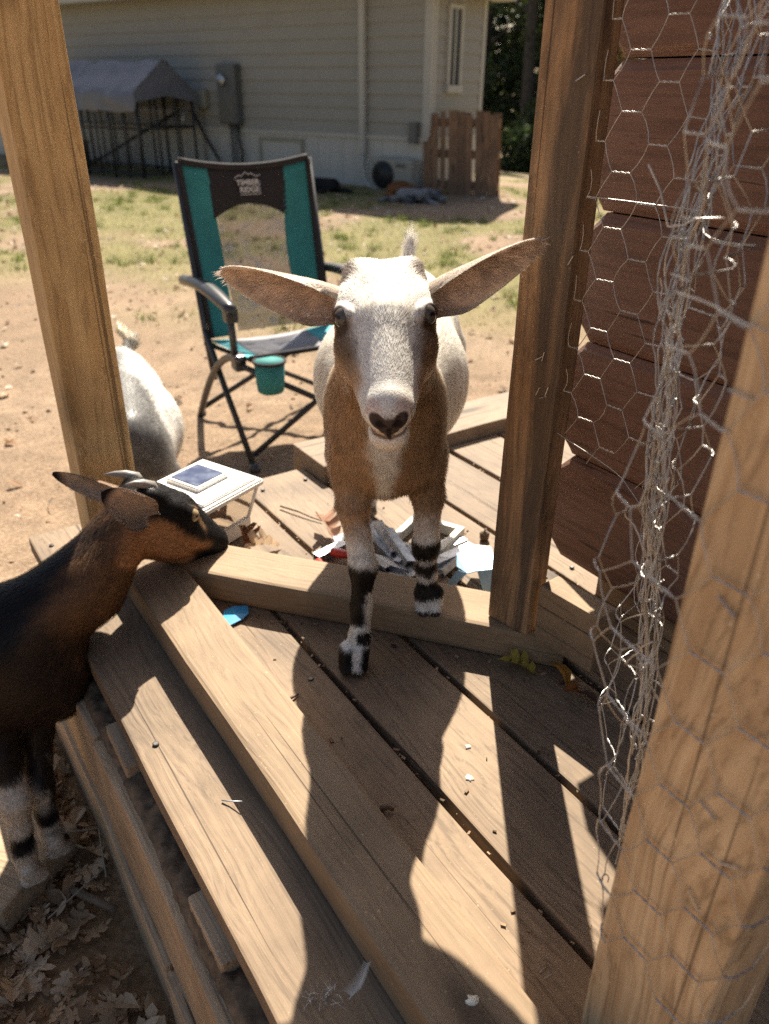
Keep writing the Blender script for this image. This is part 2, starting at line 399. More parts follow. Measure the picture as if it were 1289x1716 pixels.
# ------------------------------------------------------------------ planks
def plank(name, p0, p1, width, thick, mat, parent=None, up=(0, 0, 1), bevel=.003, wob=0., world=True):
    """timber from p0 to p1 (centre line of its top face); width across, thick downwards"""
    p0 = np.array(p0, float); p1 = np.array(p1, float); L = np.linalg.norm(p1-p0)
    x = (p1-p0)/L; z = np.array(up, float); z = nrm(z - x*(z@x)); y = np.cross(z, x)
    n = max(2, int(L/.12)) if wob else 2
    v = []; f = []
    sd = random.random()*50
    for i in range(n):
        q = -L/2 + L*i/(n-1)
        oy = wob*math.sin(sd+q*7.)+wob*.6*math.sin(sd*2+q*17); oz = wob*.5*math.sin(sd*3+q*9)
        for a, b in ((-1, -1), (1, -1), (1, 0), (-1, 0)):
            v.append((q, a*width/2+oy, b*thick+oz))
    for i in range(n-1):
        for k in range(4):
            f.append((i*4+k, i*4+(k+1) % 4, i*4+4+(k+1) % 4, i*4+4+k))
    f.append((3, 2, 1, 0)); f.append(tuple((n-1)*4+k for k in range(4)))
    f = [tuple(q[::-1]) for q in f]
    me = bpy.data.meshes.new(name); me.from_pydata(v, [], f)
    bm = bmesh.new(); bm.from_mesh(me)
    bmesh.ops.recalc_face_normals(bm, faces=bm.faces)
    if bevel:
        ed = [e for e in bm.edges if len(e.link_faces) == 2 and e.calc_face_angle(0) > .6]
        bmesh.ops.bevel(bm, geom=ed, offset=bevel, segments=2, affect='EDGES', profile=.6)
    bm.to_mesh(me); bm.free(); me.materials.append(mat)
    me.polygons.foreach_set('use_smooth', [False]*len(me.polygons)); me.update()
    o = bpy.data.objects.new(name, me); COL.objects.link(o)
    c = (p0+p1)/2
    o.matrix_world = Matrix(((x[0], y[0], z[0], c[0]), (x[1], y[1], z[1], c[1]), (x[2], y[2], z[2], c[2]), (0, 0, 0, 1)))
    if parent is not None:
        mw = o.matrix_world.copy(); world_child(o, parent); o.matrix_basis = mw
    return o

s0_d = np.array([-.2, .989, 0])
# deck: boards run along DV
deck = empty('porch_deck', st(.6, -.6, G), 'weathered wooden porch deck of wide plank boards with dark gaps', 'deck')
bounds = [(.134, .266), (.272, .402), (.412, .538), (.549, .697), (.708, .856), (.866, 1.012), (1.026, 1.17), (1.18, 1.325), (1.336, 1.48), (1.49, 1.63), (1.64, 1.78)]
for i, (a, b) in enumerate(bounds):
    t0 = -1.352 + random.uniform(-.008, .008) if a < .69 else -1.262
    if i == 0: t0 = -1.36
    t1 = .55
    plank('deck_board', st((a+b)/2, t0, random.uniform(-.002, .001)), st((a+b)/2, t1, 0), b-a, .032, M_deck, deck, wob=.0012)
# cross board raised at the far edge
plank('edge_board', st(.70, -1.335, .034), st(2.0, -1.335, .030), .14, .06, M_deck, deck, wob=.002)
scr = MB().tube([(0, 0, -.003), (0, 0, .0006), (0, 0, .0012)], [.0042, .0042, .0030], 8)
scr_me = None
for i, (a, b) in enumerate(bounds[:7]):
    for tt in (-1.30, -.74, -.19):
        for s_ in (a+.025, b-.025):
            if tt < -1.2 and a > .69: continue
            p = st(s_+random.uniform(-.006, .006), tt+random.uniform(-.008, .008), .001)
            if scr_me is None: o = scr.build('screw', M_tool); scr_me = o.data
            else: o = bpy.data.objects.new('screw', scr_me); COL.objects.link(o)
            world_child(o, deck); o.matrix_basis = Matrix.Translation([float(v) for v in p])
# joists under the deck
for tt in (-1.30, -.75, -.2, .35):
    plank('joist', st(.20, tt, -.036), st(1.8, tt, -.036), .04, .12, M_dark, deck, bevel=.002)
# deck side: rim timbers with soil on their tops, stepped
rim = empty('rim_timbers', st(.1, -.6, G), 'rough timbers stacked under the deck edge with soil on top', 'timbers')
for ta, tb in ((-1.32, -.86), (-.855, .4)):
    plank('upper_timber', st(.128, ta, -.062), st(.128, tb, -.062), .056, .181, M_dark, rim, wob=.002, bevel=.006)
for ta, tb in ((-1.36, -.62), (-.615, .4)):
    plank('lower_timber', st(.122, ta, -.245), st(.122, tb, -.245), .060, .17, M_dark, rim, wob=.003, bevel=.007)
for tt in (-1.22, -.80, -.50, -.12):
    plank('spacer_block', st(.142, tt-.045, -.034), st(.142, tt+.045, -.034), .045, .06, M_dark, rim, bevel=.003)
# soil bed between rim and deck joists
sv = []; 
ss = np.linspace(.109, .26, 26); tt_ = np.linspace(-1.3, .3, 420)
for s_ in ss:
    for t_ in tt_: sv.append(st(s_, t_, 0))
sv = np.array(sv); sv[:, 2] = -.049 + (fbm(sv, 12, 3, 5)-.5)*.014 + (fbm(sv, 110, 3, 6)-.5)*.016 - .022*sstep(.118, .109, sv@NV)
ii = np.arange(len(sv)).reshape(26, 420)
sq = np.stack([ii[:-1, :-1], ii[1:, :-1], ii[1:, 1:], ii[:-1, 1:]], -1).reshape(-1, 4)
so = bpy.data.objects.new('soil', fast_mesh('soil', sv, None, sq, M_soil)); COL.objects.link(so); tag(so, kind='structure')
rgd = np.random.default_rng(77); gd = []
for g_ in (.407, .5435, .7025, .861, 1.019):
    for _ in range(110): gd.append(st(g_+rgd.normal(0, .0035), rgd.uniform(-1.25, .3), -.006+rgd.uniform(-.006, .006)))
for _ in range(160): gd.append(st(rgd.uniform(.32, .9), rgd.uniform(-1.2, .2), .0008))
for _ in range(90): gd.append(s0_d + np.array([.9558, -.294, 0])*rgd.uniform(-.1, .55) - np.array([.294, .9558, 0])*(.004+abs(rgd.normal(0, .012))) + ZV*.001)
gd = np.array(gd); n = len(gd)
bx8 = np.array([(-1, -1, -1), (1, -1, -1), (1, 1, -1), (-1, 1, -1), (-1, -1, 1), (1, -1, 1), (1, 1, 1), (-1, 1, 1)], float)*[1, .5, .3]
ang = rgd.uniform(0, 6.28, n); sz = (.0006+.0028*rgd.uniform(0, 1, n)**3)
loc8 = bx8[None]*sz[:, None, None]*rgd.uniform(.7, 1.4, (n, 8, 1)); ca, sa = np.cos(ang)[:, None], np.sin(ang)[:, None]
V8 = np.stack([loc8[..., 0]*ca-loc8[..., 1]*sa, loc8[..., 0]*sa+loc8[..., 1]*ca, loc8[..., 2]], -1) + gd[:, None]
q8 = np.array([(0, 3, 2, 1), (4, 5, 6, 7), (0, 1, 5, 4), (1, 2, 6, 5), (2, 3, 7, 6), (3, 0, 4, 7)])
o = bpy.data.objects.new('deck_crumbs', fast_mesh('deck_crumbs', V8.reshape(-1, 3), None, (q8[None]+np.arange(n)[:, None, None]*8).reshape(-1, 4), M_skin, np.repeat(np.array([.26, .18, .11])*rgd.uniform(.25, 1.5, n)[:, None], 8, 0), smooth=False))
COL.objects.link(o); tag(o, 'wood crumbs and dirt caught in the gaps of the deck', 'crumbs', kind='stuff')
# rail A and the door sill
ra = plank('floor_rail', st(.271, -1.213, .052), st(.271, .55, .052), .085, .052, M_rail, None, wob=.001, bevel=.006)
tag(ra, 'long timber rail lying on the deck boards towards the goat-side post', 'timber')
SD = np.array([.9558, -.294, 0]); SNv = np.array([.294, .9558, 0])
s0 = np.array([-.2, .989, 0]) + SNv*.045
sill = plank('door_sill', s0 - SD*.150 + ZV*.051, s0 + SD*.475 + ZV*.051, .089, .0505, M_rail, None, wob=.0012, bevel=.007)
tag(sill, 'timber sill lying across the deck between the two posts under the goat', 'timber')

# posts
def vpost(name, corner, ax, ay, wx, wy, z0, z1, mat, label, bevel=.004):
    c = np.array([corner[0], corner[1], 0.], float); ax = np.array(ax, float); ay = np.array(ay, float)
    ctr = c + ax*wx/2 + ay*wy/2
    p0 = ctr + ay*0 + ZV*z0; p1 = ctr + ZV*z1
    # timber along Z: plank() width across y=cross(z,x)
    o = plank(name, p0 - ay*wy/2, p1 - ay*wy/2, wx, wy, mat, None, up=-ay, bevel=bevel, wob=.0012)
    return tag(o, label, 'post')
vpost('corner_post', [-.547, 1.203], NV, DV, .089, .089, .001, 2.3, M_post, 'golden square timber post with knot standing beside the black goat')
TR = math.radians(-45.); AX = np.array([math.cos(TR), math.sin(TR), 0]); AY = np.array([-math.sin(TR), math.cos(TR), 0])
c0 = gz(817, 1033, .05)
vpost('door_post', c0, AX, AY, .068, .038, .051, 2.3, M_stain, 'brown weathered timber door post with staples and chicken wire')
SPT = np.array([.168, .36, 0])
vpost('near_post', SPT, DV, NV, .089, .089, .001, 2.3, M_near, 'pale golden timber post wrapped in chicken wire with bright staples')
# block beside the door post
bA = gz(905, 980, .14); bB = gz(1005, 1038, .14); dd = nrm(bB-bA); nn = np.array([-dd[1], dd[0], 0]); nn = nn if nn@[1, 1, 0] > 0 else -nn
bk = plank('wood_block', bA + nn*.019, bB + nn*.019, .038, .088, M_rail, None, bevel=.003)
tag(bk, 'short upright offcut block of timber beside the door post', 'block')

# ------------------------------------------------------------------ log wall
wc = gz(922, 985, 0); WS = wc@NV; WT = wc@DV
lw = empty('log_wall', st(WS+.05, WT+.5, 0), 'brown painted log wall with chamfered log ends behind the wire', 'wall')
Rst = np.stack([DV, NV, ZV], 1)
pl = plank('sill_plate', st(WS+.055, WT+.075, .062), st(WS+.055, 1.2, .062), .07, .060, M_rail, lw, bevel=.003)
z = .064; k = 0
while z < 2.2:
    hgt = .174 + random.uniform(-.004, .004); ext = .045; ch = .05
    e0 = random.uniform(-.006, .006)
    a, b = z, z+hgt-.002
    cv = .006                                               # slight rounding of the visible face
    L0, L1 = WT+e0, 1.3
    mb = MB()
    prof = [(cv*1.6, a), (cv*.3, a+.012), (0, a+.05), (0, b-.05), (cv*.3, b-.012), (cv*1.6, b), (.10, b), (.10, a)]
    def col(tv, zlo, zhi):
        return [st(WS+p, tv, min(max(zz, zlo), zhi)) for p, zz in prof]
    rings = [col(L0-ext, a+ch, b-ch), col(L0, a, b), col(L1, a, b)]
    v = [q for r in rings for q in r]; n = len(prof); fcs = []
    for i in range(2):
        for j in range(n): fcs.append((i*n+j, i*n+(j+1) % n, (i+1)*n+(j+1) % n, (i+1)*n+j))
    fcs += [tuple(range(n))[::-1], tuple(range(2*n, 3*n))]
    # local frame for the grain: X along the log
    ctr = st(WS+.05, WT+.5, (a+b)/2)
    v = [Rst.T@(q-ctr) for q in v]
    me = bpy.data.meshes.new('log'); me.from_pydata([tuple(q) for q in v], [], fcs)
    bm = bmesh.new(); bm.from_mesh(me); bmesh.ops.recalc_face_normals(bm, faces=bm.faces); bm.to_mesh(me); bm.free()
    me.materials.append(M_log); me.update()
    o = bpy.data.objects.new('log', me); COL.objects.link(o)
    mw = Matrix(((Rst[0, 0], Rst[0, 1], Rst[0, 2], ctr[0]), (Rst[1, 0], Rst[1, 1], Rst[1, 2], ctr[1]), (Rst[2, 0], Rst[2, 1], Rst[2, 2], ctr[2]), (0, 0, 0, 1)))
    world_child(o, lw); o.matrix_basis = mw
    z += hgt; k += 1

# ------------------------------------------------------------------ house
WA = math.radians(-35.); WD = np.array([math.cos(WA), math.sin(WA), 0]); WN = np.array([math.sin(WA), -math.cos(WA), 0])  # WN faces the camera
hp0 = gz(613, 313, G)
def onwall(x, y): return hit(x, y, hp0, WN)
corner = onwall(722, 100); corner[2] = 0
SDIR = -WN                                                     # side wall runs back
EAVE = 1.78; SKIRT = .20
side_len = abs((hit(800, 200, corner, WD)-corner)@SDIR)
house = empty('house', (corner[0], corner[1], G), 'cream vinyl sided house with white corner trim and skirting', 'house')
FRONT = 9.5
def wallbox(name, a0, a1, z0, z1, off0, off1, mat, side=False, parent=house, bevel=0.):
    """box on a wall: a along the wall from the corner (front: to the left; side: back), off = distance proud"""
    ax, nv = (SDIR, WD) if side else (-WD, WN)
    mb = MB(); R = np.stack([ax, nv, np.cross(ax, nv)], 1)
    c = corner + ax*(a0+a1)/2 + nv*(off0+off1)/2; c[2] = (z0+z1)/2
    mb.box((0, 0, 0), (abs(a1-a0), off1-off0, z1-z0))
    o = mb.build(name, mat, bevel=bevel)
    o.matrix_world = Matrix(((R[0, 0], R[0, 1], 0, c[0]), (R[1, 0], R[1, 1], 0, c[1]), (0, 0, R[2, 2], c[2]), (0, 0, 0, 1)))
    mw = o.matrix_world.copy(); world_child(o, parent); o.matrix_basis = mw
    return o
wallbox('wall_core', 0.03, FRONT, G-.1, EAVE, -side_len+.0, -.03, M_siding)
def course(z0, z1, a0, a1, side):
    ax, nv = (SDIR, WD) if side else (-WD, WN)
    # lap siding: bottom edge proud of the top edge
    v = []
    for a in (a0, a1):
        for off, zz in ((.0, z1+.012), (-.028, z1+.012), (-.028, z0), (.016, z0), (.016, z0+.012)):
            p = corner + ax*a + nv*off; v.append((p[0], p[1], zz))
    o = MB().add(v, [(0, 1, 2, 3, 4), (9, 8, 7, 6, 5)] + [(i, i+5, (i+1) % 5+5, (i+1) % 5) for i in range(5)]).build('siding_course', M_siding)
    bm = bmesh.new(); bm.from_mesh(o.data); bmesh.ops.recalc_face_normals(bm, faces=bm.faces); bm.to_mesh(o.data); bm.free()
    world_child(o, house)
zz = SKIRT+.03; ex = .145
while zz < EAVE-.02:
    course(zz, min(zz+ex, EAVE), .055, FRONT, False)
    course(zz, min(zz+ex, EAVE), .055, side_len, True)
    zz += ex
a = 0.06
while a < FRONT-.3:
    wallbox('skirt_panel', a, a+.196, G-.08, SKIRT, -.03, .004+random.uniform(0, .003), M_skirt); a += .2
wallbox('skirt_panel', .06, side_len, G-.4, SKIRT, -.03, .005, M_skirt, True)
wallbox('skirt_trim', .0, FRONT, SKIRT-.01, SKIRT+.035, -.02, .028, M_trim)
wallbox('skirt_trim', .03, side_len, SKIRT-.01, SKIRT+.035, -.02, .026, M_trim, True)
wallbox('corner_trim', -.022, .075, SKIRT+.036, EAVE, -.05, .024, M_trim)
wallbox('corner_trim', .026, .09, SKIRT+.036, EAVE, -.05, .022, M_trim, True)
wallbox('corner_trim', side_len-.02, side_len+.06, SKIRT+.036, EAVE, -.05, .022, M_trim, True)
# roof with soffit
cs = corner + SDIR*side_len/2
rfl = []
for (a, off, zz) in ((-.28, .28, EAVE), (FRONT, .28, EAVE), (FRONT, -side_len/2, EAVE+.75), (-.28, -side_len/2, EAVE+.75), (-.28, -side_len-.28, EAVE), (FRONT, -side_len-.28, EAVE)):
    p = corner - WD*a + WN*off; rfl.append(np.array([p[0], p[1], zz]))
v = rfl + [q+ZV*.09 for q in rfl]
roof = MB().add(v, [(0, 1, 2, 3), (3, 2, 5, 4), (9, 8, 7, 6), (10, 11, 8, 9), (0, 6, 7, 1), (4, 5, 11, 10), (0, 3, 9, 6), (3, 4, 10, 9), (1, 7, 8, 2), (2, 8, 11, 5)]).build('roof', M_roof, house, world=True)
wallbox('soffit', -.24, FRONT, EAVE-.02, EAVE-.002, 0.03, .26, M_trim)
wallbox('soffit', -.26, side_len+.26, EAVE-.13, EAVE-.004, 0.03, .29, M_trim, True)
wallbox('fascia', -.27, FRONT, EAVE-.02, EAVE+.10, .262, .29, M_trim)
# side window
w0 = hit(746, 80, corner, WD); w1 = hit(776, 80, corner, WD)
wa0 = (w0-corner)@SDIR + .06; wa1 = (w1-corner)@SDIR - .12
wz1 = hit(760, 14, corner, WD)[2]; wz0 = hit(760, 143, corner, WD)[2]
win = wallbox('window', wa0, wa1, wz0, wz1, .0, .022, M_glass, True)
def wchild(name, *args, mat=M_trim):
    o = wallbox(name, *args, mat, True); mw = o.matrix_basis.copy(); o.parent = win
    o.matrix_parent_inverse = (win.parent.matrix_parent_inverse.copy() if False else win.matrix_parent_inverse.copy())
    o.matrix_parent_inverse = Matrix.Identity(4); o.matrix_basis = win.matrix_basis.inverted() @ mw
    return o
fw = .05
wchild('window_frame', wa0-fw, wa0, wz0-.04, wz1+.04, .0, .045)
wchild('window_frame', wa1, wa1+fw, wz0-.04, wz1+.04, .0, .045)
wchild('window_frame', wa0, wa1, wz1, wz1+.04, .0, .043)
wchild('window_sill', wa0-fw-.01, wa1+fw+.01, wz0-.075, wz0-.0, .0, .06)
wchild('window_rail', (wa0+wa1)/2-.012, (wa0+wa1)/2+.012, wz0, wz1, .0, .036)
# downspout
dsx = (onwall(612, 100)-corner)@(-WD)
dsp = empty('downspout', corner - WD*dsx + ZV*(G), 'white downspout pipe running down the front wall of the house', 'pipe')
wallbox('pipe', dsx-.04, dsx+.04, .02, EAVE, .02, .085, M_trim, parent=dsp, bevel=.012)
p_ = corner - WD*dsx + WN*.06
mb = MB().tube([p_+ZV*.04, p_+ZV*-.1, p_+WD*.06+WN*.04-ZV*.25, p_+WD*.2+WN*.12+ZV*(G+.03+.36-.36), p_+WD*.36+WN*.15+ZV*(G+.03)], .022, 8)
mb.build('drain_hose', M_trim, dsp, True, world=True)
# meter box
def wq(x, y, off=0.): return onwall(x, y) + WN*off
def wallrect(x0, y0, x1, y1):
    a = (onwall(x0, (y0+y1)/2)-corner)@(-WD); b = (onwall(x1, (y0+y1)/2)-corner)@(-WD)
    return b, a, onwall((x0+x1)/2, y1)[2], onwall((x0+x1)/2, y0)[2]
b, a, z0, z1 = wallrect(377, 107, 407, 207)
mt = empty('meter_box', wq(391, 160), 'tall grey electric meter box on the house wall', 'meter box')
wallbox('cabinet', b, a, z0, z1, .0, .14, M_meter, parent=mt, bevel=.012)
wallbox('door_lip', b+.03, a-.03, z0+.02, z0+(z1-z0)*.55, .141, .15, M_meter, parent=mt, bevel=.003)
mc = wq(386, 134, .15)
mb = MB(); Rm = [mc + WN*h for h in (0, .03, .05)]
mb.tube(Rm, [.075, .07, .055], 20).build('meter_dial', M_alu, mt, True, world=True)
for dx in (.06, .13, .2):
    pb = corner - WD*(b+dx) + WN*.07
    MB().tube([pb+ZV*z0, pb+ZV*(z0-.18), pb+ZV*(z0-.35)+WD*(.05 if dx < .1 else 0), pb+ZV*(G-.05)], .018, 8).build('conduit', M_meter if dx > .1 else M_black, mt, True, world=True)
# small tan box, hose hanger and hose
b, a, z0, z1 = wallrect(329, 149, 352, 181)
tb = empty('utility_box', wq(340, 165), 'small tan utility box beside the meter box', 'utility box')
wallbox('cover', b, a, z0, z1, .0, .1, M_tan, parent=tb, bevel=.015)
pb = corner - WD*(b+a)/2 + WN*.05
MB().tube([pb+ZV*z0, pb+ZV*(z0-.2), pb+ZV*(G-.04)], .012, 8).build('conduit', M_tan, tb, True, world=True)
hose = empty('garden_hose', wq(322, 190), 'dark garden hose hanging from a spigot on the wall', 'hose')
pts = [wq(150, 292, .9), wq(175, 285, .8), wq(215, 262, .5), wq(255, 232, .4), wq(290, 205, .25), wq(312, 184, .12), wq(322, 181, .10), wq(332, 187, .1), wq(350, 222, .1), wq(375, 262, .12), wq(392, 290, .15)]
MB().tube(pts, .022, 8).build('hose_line', M_black, hose, True, world=True)
MB().tube([wq(318, 183, .0), wq(318, 183, .12), wq(319, 200, .13), wq(322, 212, .14)], [.02, .03, .03, .012], 8).build('spigot', M_alu, hose, True, world=True)
# access door in the skirting
b, a, z0, z1 = wallrect(439, 231, 511, 305)
hd = empty('access_hatch', wq(475, 300), 'square access hatch in the house skirting behind the chair', 'hatch')
wallbox('hatch_panel', b+.04, a-.04, z0, z1-.04, .008, .022, M_skirt, parent=hd)
wallbox('hatch_frame', b, b+.04, z0, z1, .008, .035, M_tan, parent=hd)
wallbox('hatch_frame', a-.04, a, z0, z1, .008, .035, M_tan, parent=hd)
wallbox('hatch_frame', b+.04, a-.04, z1-.04, z1, .008, .035, M_tan, parent=hd)
# heat pump unit
b, a, z0, z1 = wallrect(637, 264, 706, 318)
ac = empty('heat_pump', wq(670, 318), 'cream outdoor air conditioner unit standing against the skirting', 'air conditioner')
wallbox('casing', b, a, G-.03, z1, .03, .22, M_ac, parent=ac, bevel=.02)
fc = corner - WD*(a-.2) + WN*.222; fc[2] = (G+z1)/2
mb = MB().tube([fc, fc+WN*.012], [.155, .155], 24); mb.build('fan_opening', M_black, ac, True, world=True)
for k in range(4):
    rr = .04+.035*k; ring = [fc+WN*.02 + (WD*math.cos(q)+ZV*math.sin(q))*rr for q in np.linspace(0, 2*math.pi, 21)]
    MB().tube(ring, .004, 5, False).build('fan_guard', M_plastic, ac, True, world=True)
wallbox('side_badge', b+.08, b+.22, z1-.09, z1-.05, .221, .228, M_meter, parent=ac)
wallbox('cable_box', *[(lambda q: (q[0], q[1], q[2], q[3]))(wallrect(692, 205, 704, 240))[i] for i in range(4)], .02, .1, M_meter, parent=ac)

# ------------------------------------------------------------------ pallet leaning against the corner
pl0 = gz(712, 322, G); pl1 = gz(834, 329, G)
pd = nrm((pl1-pl0)*[1, 1, 0]); pn = np.array([pd[1], -pd[0], 0]); pn = pn if pn[1] < 0 else -pn
Lp = np.linalg.norm(pl1-pl0)
pal = empty('pallet', (pl0+pl1)/2, 'brown wooden pallet standing on edge by the house corner', 'pallet')
lean = nrm(ZV - pn*.10 - pd*.07); hp = .86
slots = [(0, .11), (.12, .20), (.235, .30), (.345, .47), (.475, .565), (.57, .66), (.705, .79), (.795, .88), (.885, .995)]
for a, b in slots:
    c = pl0 + pd*(a+b)/2*Lp
    o = plank('slat', c + pn*.06, c + pn*.06 + lean*(hp+random.uniform(-.02, .03)), (b-a)*Lp, .018, M_pallet, pal, up=pn, bevel=.002)
for fz in (.12, .5, .88):
    c0_ = pl0 + lean*hp*fz; plank('stringer', c0_+pn*.04, c0_+pn*.04+pd*Lp, .09, .09, M_pallet, pal, up=pn, bevel=.003)
for a, b in ((.0, .1), (.5, .6), (.9, 1.0)):
    c = pl0 + pd*(a+b)/2*Lp; plank('back_slat', c - pn*.05, c - pn*.05 + lean*hp, (b-a)*Lp, .018, M_pallet, pal, up=pn, bevel=.002)

# ------------------------------------------------------------------ dog kennel with tarp
kr = gz(243, 301, G); kd = -WD; kn = WN
kr = kr*[1, 1, 0] + ZV*G
ken = empty('dog_kennel', kr, 'black wire dog kennel with grey tarp roof by the house', 'kennel')
KL, KW, KH = 2.9, 1.1, 1.0
kz = G-.02
def kpt(a, b, zz): return kr + kd*a - kn*b*1. + ZV*(zz)      # a along the wall, b towards the wall
KW = .95
for b in (0, KW):
    for a in np.arange(0, KL+.01, .29):
        MB().tube([kpt(a, b, -.02), kpt(a, b, KH)], .019 if abs(a % .58) < .05 else .013, 6).build('bar', M_black, ken, True, world=True)
    for zz in (.06, .6, KH): MB().tube([kpt(0, b, zz), kpt(KL, b, zz)], .016, 6).build('rail', M_black, ken, True, world=True)
for a in (0, KL):
    for b in (.32, .64): MB().tube([kpt(a, b, -.02), kpt(a, b, KH)], .014, 6).build('bar', M_black, ken, True, world=True)
    for zz in (.06, .6, KH): MB().tube([kpt(a, 0, zz), kpt(a, KW, zz)], .016, 6).build('rail', M_black, ken, True, world=True)
# wire infill
mb = MB()
for a in np.arange(0.04, KL, .06): mb.tube([kpt(a, .0, .02), kpt(a, .0, KH)], .0022, 3, False)
for zz in np.arange(.05, KH, .06): mb.tube([kpt(0, .0, zz), kpt(KL, .0, zz)], .0022, 3, False)
o = mb.build('wire_infill', M_black, ken, world=True); tag(o, kind='stuff')
# tarp: ridge along the kennel with sagging skirts
na, nb = 40, 26; tv = []
for i in range(na):
    for j in range(nb):
        a = -.06 + (KL+.12)*i/(na-1); w = j/(nb-1)
        P = [(-.05, KH-.2), (-.05, KH+.02), (KW/2, KH+.40), (KW+.05, KH+.02), (KW+.05, KH-.2)]
        cum = [0, .36, .36+.6, .36+1.2, 1.92]; q = w*1.92
        for m in range(4):
            if q <= cum[m+1]+1e-9: break
        fr = (q-cum[m])/(cum[m+1]-cum[m]); b = P[m][0]*(1-fr)+P[m+1][0]*fr; zz = P[m][1]*(1-fr)+P[m+1][1]*fr
        sag = .04*math.sin(a*3.1+.5)*math.sin(w*math.pi*4)
        tv.append(kpt(a, b, zz-abs(sag)*.6))
tv = np.array(tv); nn_ = fbm(tv, 6, 3, 77)-.5; tv[:, 2] += nn_*.09; tv[:, :2] += (fbm(tv, 5, 2, 79)-.5)[:, None]*kn[:2]*.10
ti = np.arange(na*nb).reshape(na, nb); tq = np.stack([ti[:-1, :-1], ti[1:, :-1], ti[1:, 1:], ti[:-1, 1:]], -1).reshape(-1, 4)
o = bpy.data.objects.new('tarp', fast_mesh('tarp', tv, None, tq, M_tarp)); COL.objects.link(o); world_child(o, ken)
ge = [kpt(-.05, -.05, KH-.1), kpt(-.05, -.05, KH+.02), kpt(-.05, KW/2, KH+.40), kpt(-.05, KW+.05, KH+.02), kpt(-.05, KW+.05, KH-.1), kpt(-.05, KW/2, KH-.02)]
o = MB().add(ge + [g+kd*.01 for g in ge], [(0, 1, 2, 5), (2, 3, 4, 5), (11, 8, 7, 6), (11, 10, 9, 8), (0, 6, 7, 1), (1, 7, 8, 2), (2, 8, 9, 3), (3, 9, 10, 4), (4, 10, 11, 5), (5, 11, 6, 0)]).build('tarp_end', M_tarp, ken, world=True)
# things inside the kennel
kb = empty('feed_crate', kpt(2.2, .5, 0), 'dark plastic crate standing inside the wire kennel', 'crate')
MB().box(kpt(2.2, .5, .17), (.42, .3, .34), np.stack([WD, WN, ZV], 1)).build('body', M_black, kb, bevel=.02, world=True)
MB().box(kpt(2.2, .5, .355), (.45, .33, .03), np.stack([WD, WN, ZV], 1)).build('lid', M_plastic, kb, bevel=.01, world=True)

# ------------------------------------------------------------------ trees beyond the house
def make_tree(loc, hgt, rad, seed, name, label, cols, nleaf, leaf=.11, base=.25):
    rg = np.random.default_rng(seed)
    root = empty(name, loc, label, 'tree', 'trees at the edge of the wood')
    mb = MB(); lean = rg.normal(0, .03, 2)
    tp = [np.array([lean[0]*q*hgt, lean[1]*q*hgt, q*hgt*.9-.15]) for q in np.linspace(0, 1, 7)]
    mb.tube(tp, list(np.linspace(.17, .03, 7)), 9)
    tips = []
    for k in range(16):
        q = rg.uniform(base, .95); p = tp[0]*(1-q)+tp[-1]*q; p = np.array([lean[0]*q*hgt, lean[1]*q*hgt, q*hgt*.9])
        an = rg.uniform(0, 6.28); ln = rad*(1.05-.6*q)*rg.uniform(.7, 1.1)
        e = p + np.array([math.cos(an)*ln, math.sin(an)*ln, rg.uniform(-.1, .35)*ln])
        m_ = (p+e)/2 + ZV*ln*.06; mb.tube([p, m_, e], [.045, .025, .01], 5); tips += [m_, e, (m_+e)/2]
    mb.build('trunk', M_bark, root, True)
    tips = np.array(tips); nc = 46
    cen = tips[rg.integers(0, len(tips), nc)] + rg.normal(0, .22, (nc, 3)); cr = rg.uniform(.22, .55, nc)
    ci = rg.integers(0, nc, nleaf); dirs = nrm(rg.normal(0, 1, (nleaf, 3)))
    p = cen[ci] + dirs*(cr[ci]*rg.uniform(.35, 1., nleaf)**.5)[:, None]*[1, 1, .7]
    a = nrm(rg.normal(0, 1, (nleaf, 3))); b = nrm(np.cross(a, rg.normal(0, 1, (nleaf, 3)))); s = leaf*rg.uniform(.5, 1.2, nleaf)[:, None]
    V = np.stack([p-a*s*.5, p+b*s*.28, p+a*s*.5, p-b*s*.28], 1).reshape(-1, 3)
    Q = np.arange(nleaf*4).reshape(-1, 4)
    cc = np.array(cols)[rg.integers(0, len(cols), nc)][ci]*rg.uniform(.6, 1.3, nleaf)[:, None]
    me = fast_mesh('crown', V, None, Q, M_foliage, np.repeat(cc, 4, 0), smooth=False)
    o = bpy.data.objects.new('crown', me); COL.objects.link(o); o.parent = root
    return root
GREEN = [(.045, .075, .022), (.06, .09, .03), (.035, .055, .018), (.08, .10, .03)]
AUT = [(.16, .10, .03), (.10, .09, .03), (.06, .08, .025), (.20, .11, .03)]
TREES = [(3.0, 18.5, 7.2, 1.7, 0), (4.2, 19.8, 8, 1.9, 0), (5.5, 18.8, 7.5, 1.8, 1), (2.2, 21.5, 8, 2.0, 0), (6.8, 20.5, 8, 2., 0), (3.6, 23, 8.5, 2.2, 0), (8.4, 19.5, 7, 2, 1), (1.2, 24, 8, 2.2, 0), (5.2, 24, 8, 2.2, 0), (10, 22, 8, 2.2, 0)]
LB = ['slender dark evergreen tree at the front of the wood beside the house', 'tall evergreen tree with a bare lower trunk in the wood', 'yellowing autumn tree at the front of the wood by the door post',
      'dark tree half hidden by the house end in the wood', 'leafy green tree in the wood behind the log wall', 'large dark tree deep in the wood', 'rust coloured tree beyond the log wall',
      'dark tree behind the house roof', 'dense green tree in the second row of the wood', 'far dark tree behind the log shed']
for i, (x, y, h, r, k) in enumerate(TREES):
    zg = ground_z(np.array([[x, y, 0.]]))[0]
    make_tree((x, y, zg), h, r, 100+i, 'woodland_tree', LB[i], AUT if k else GREEN, 9000, base=.12)
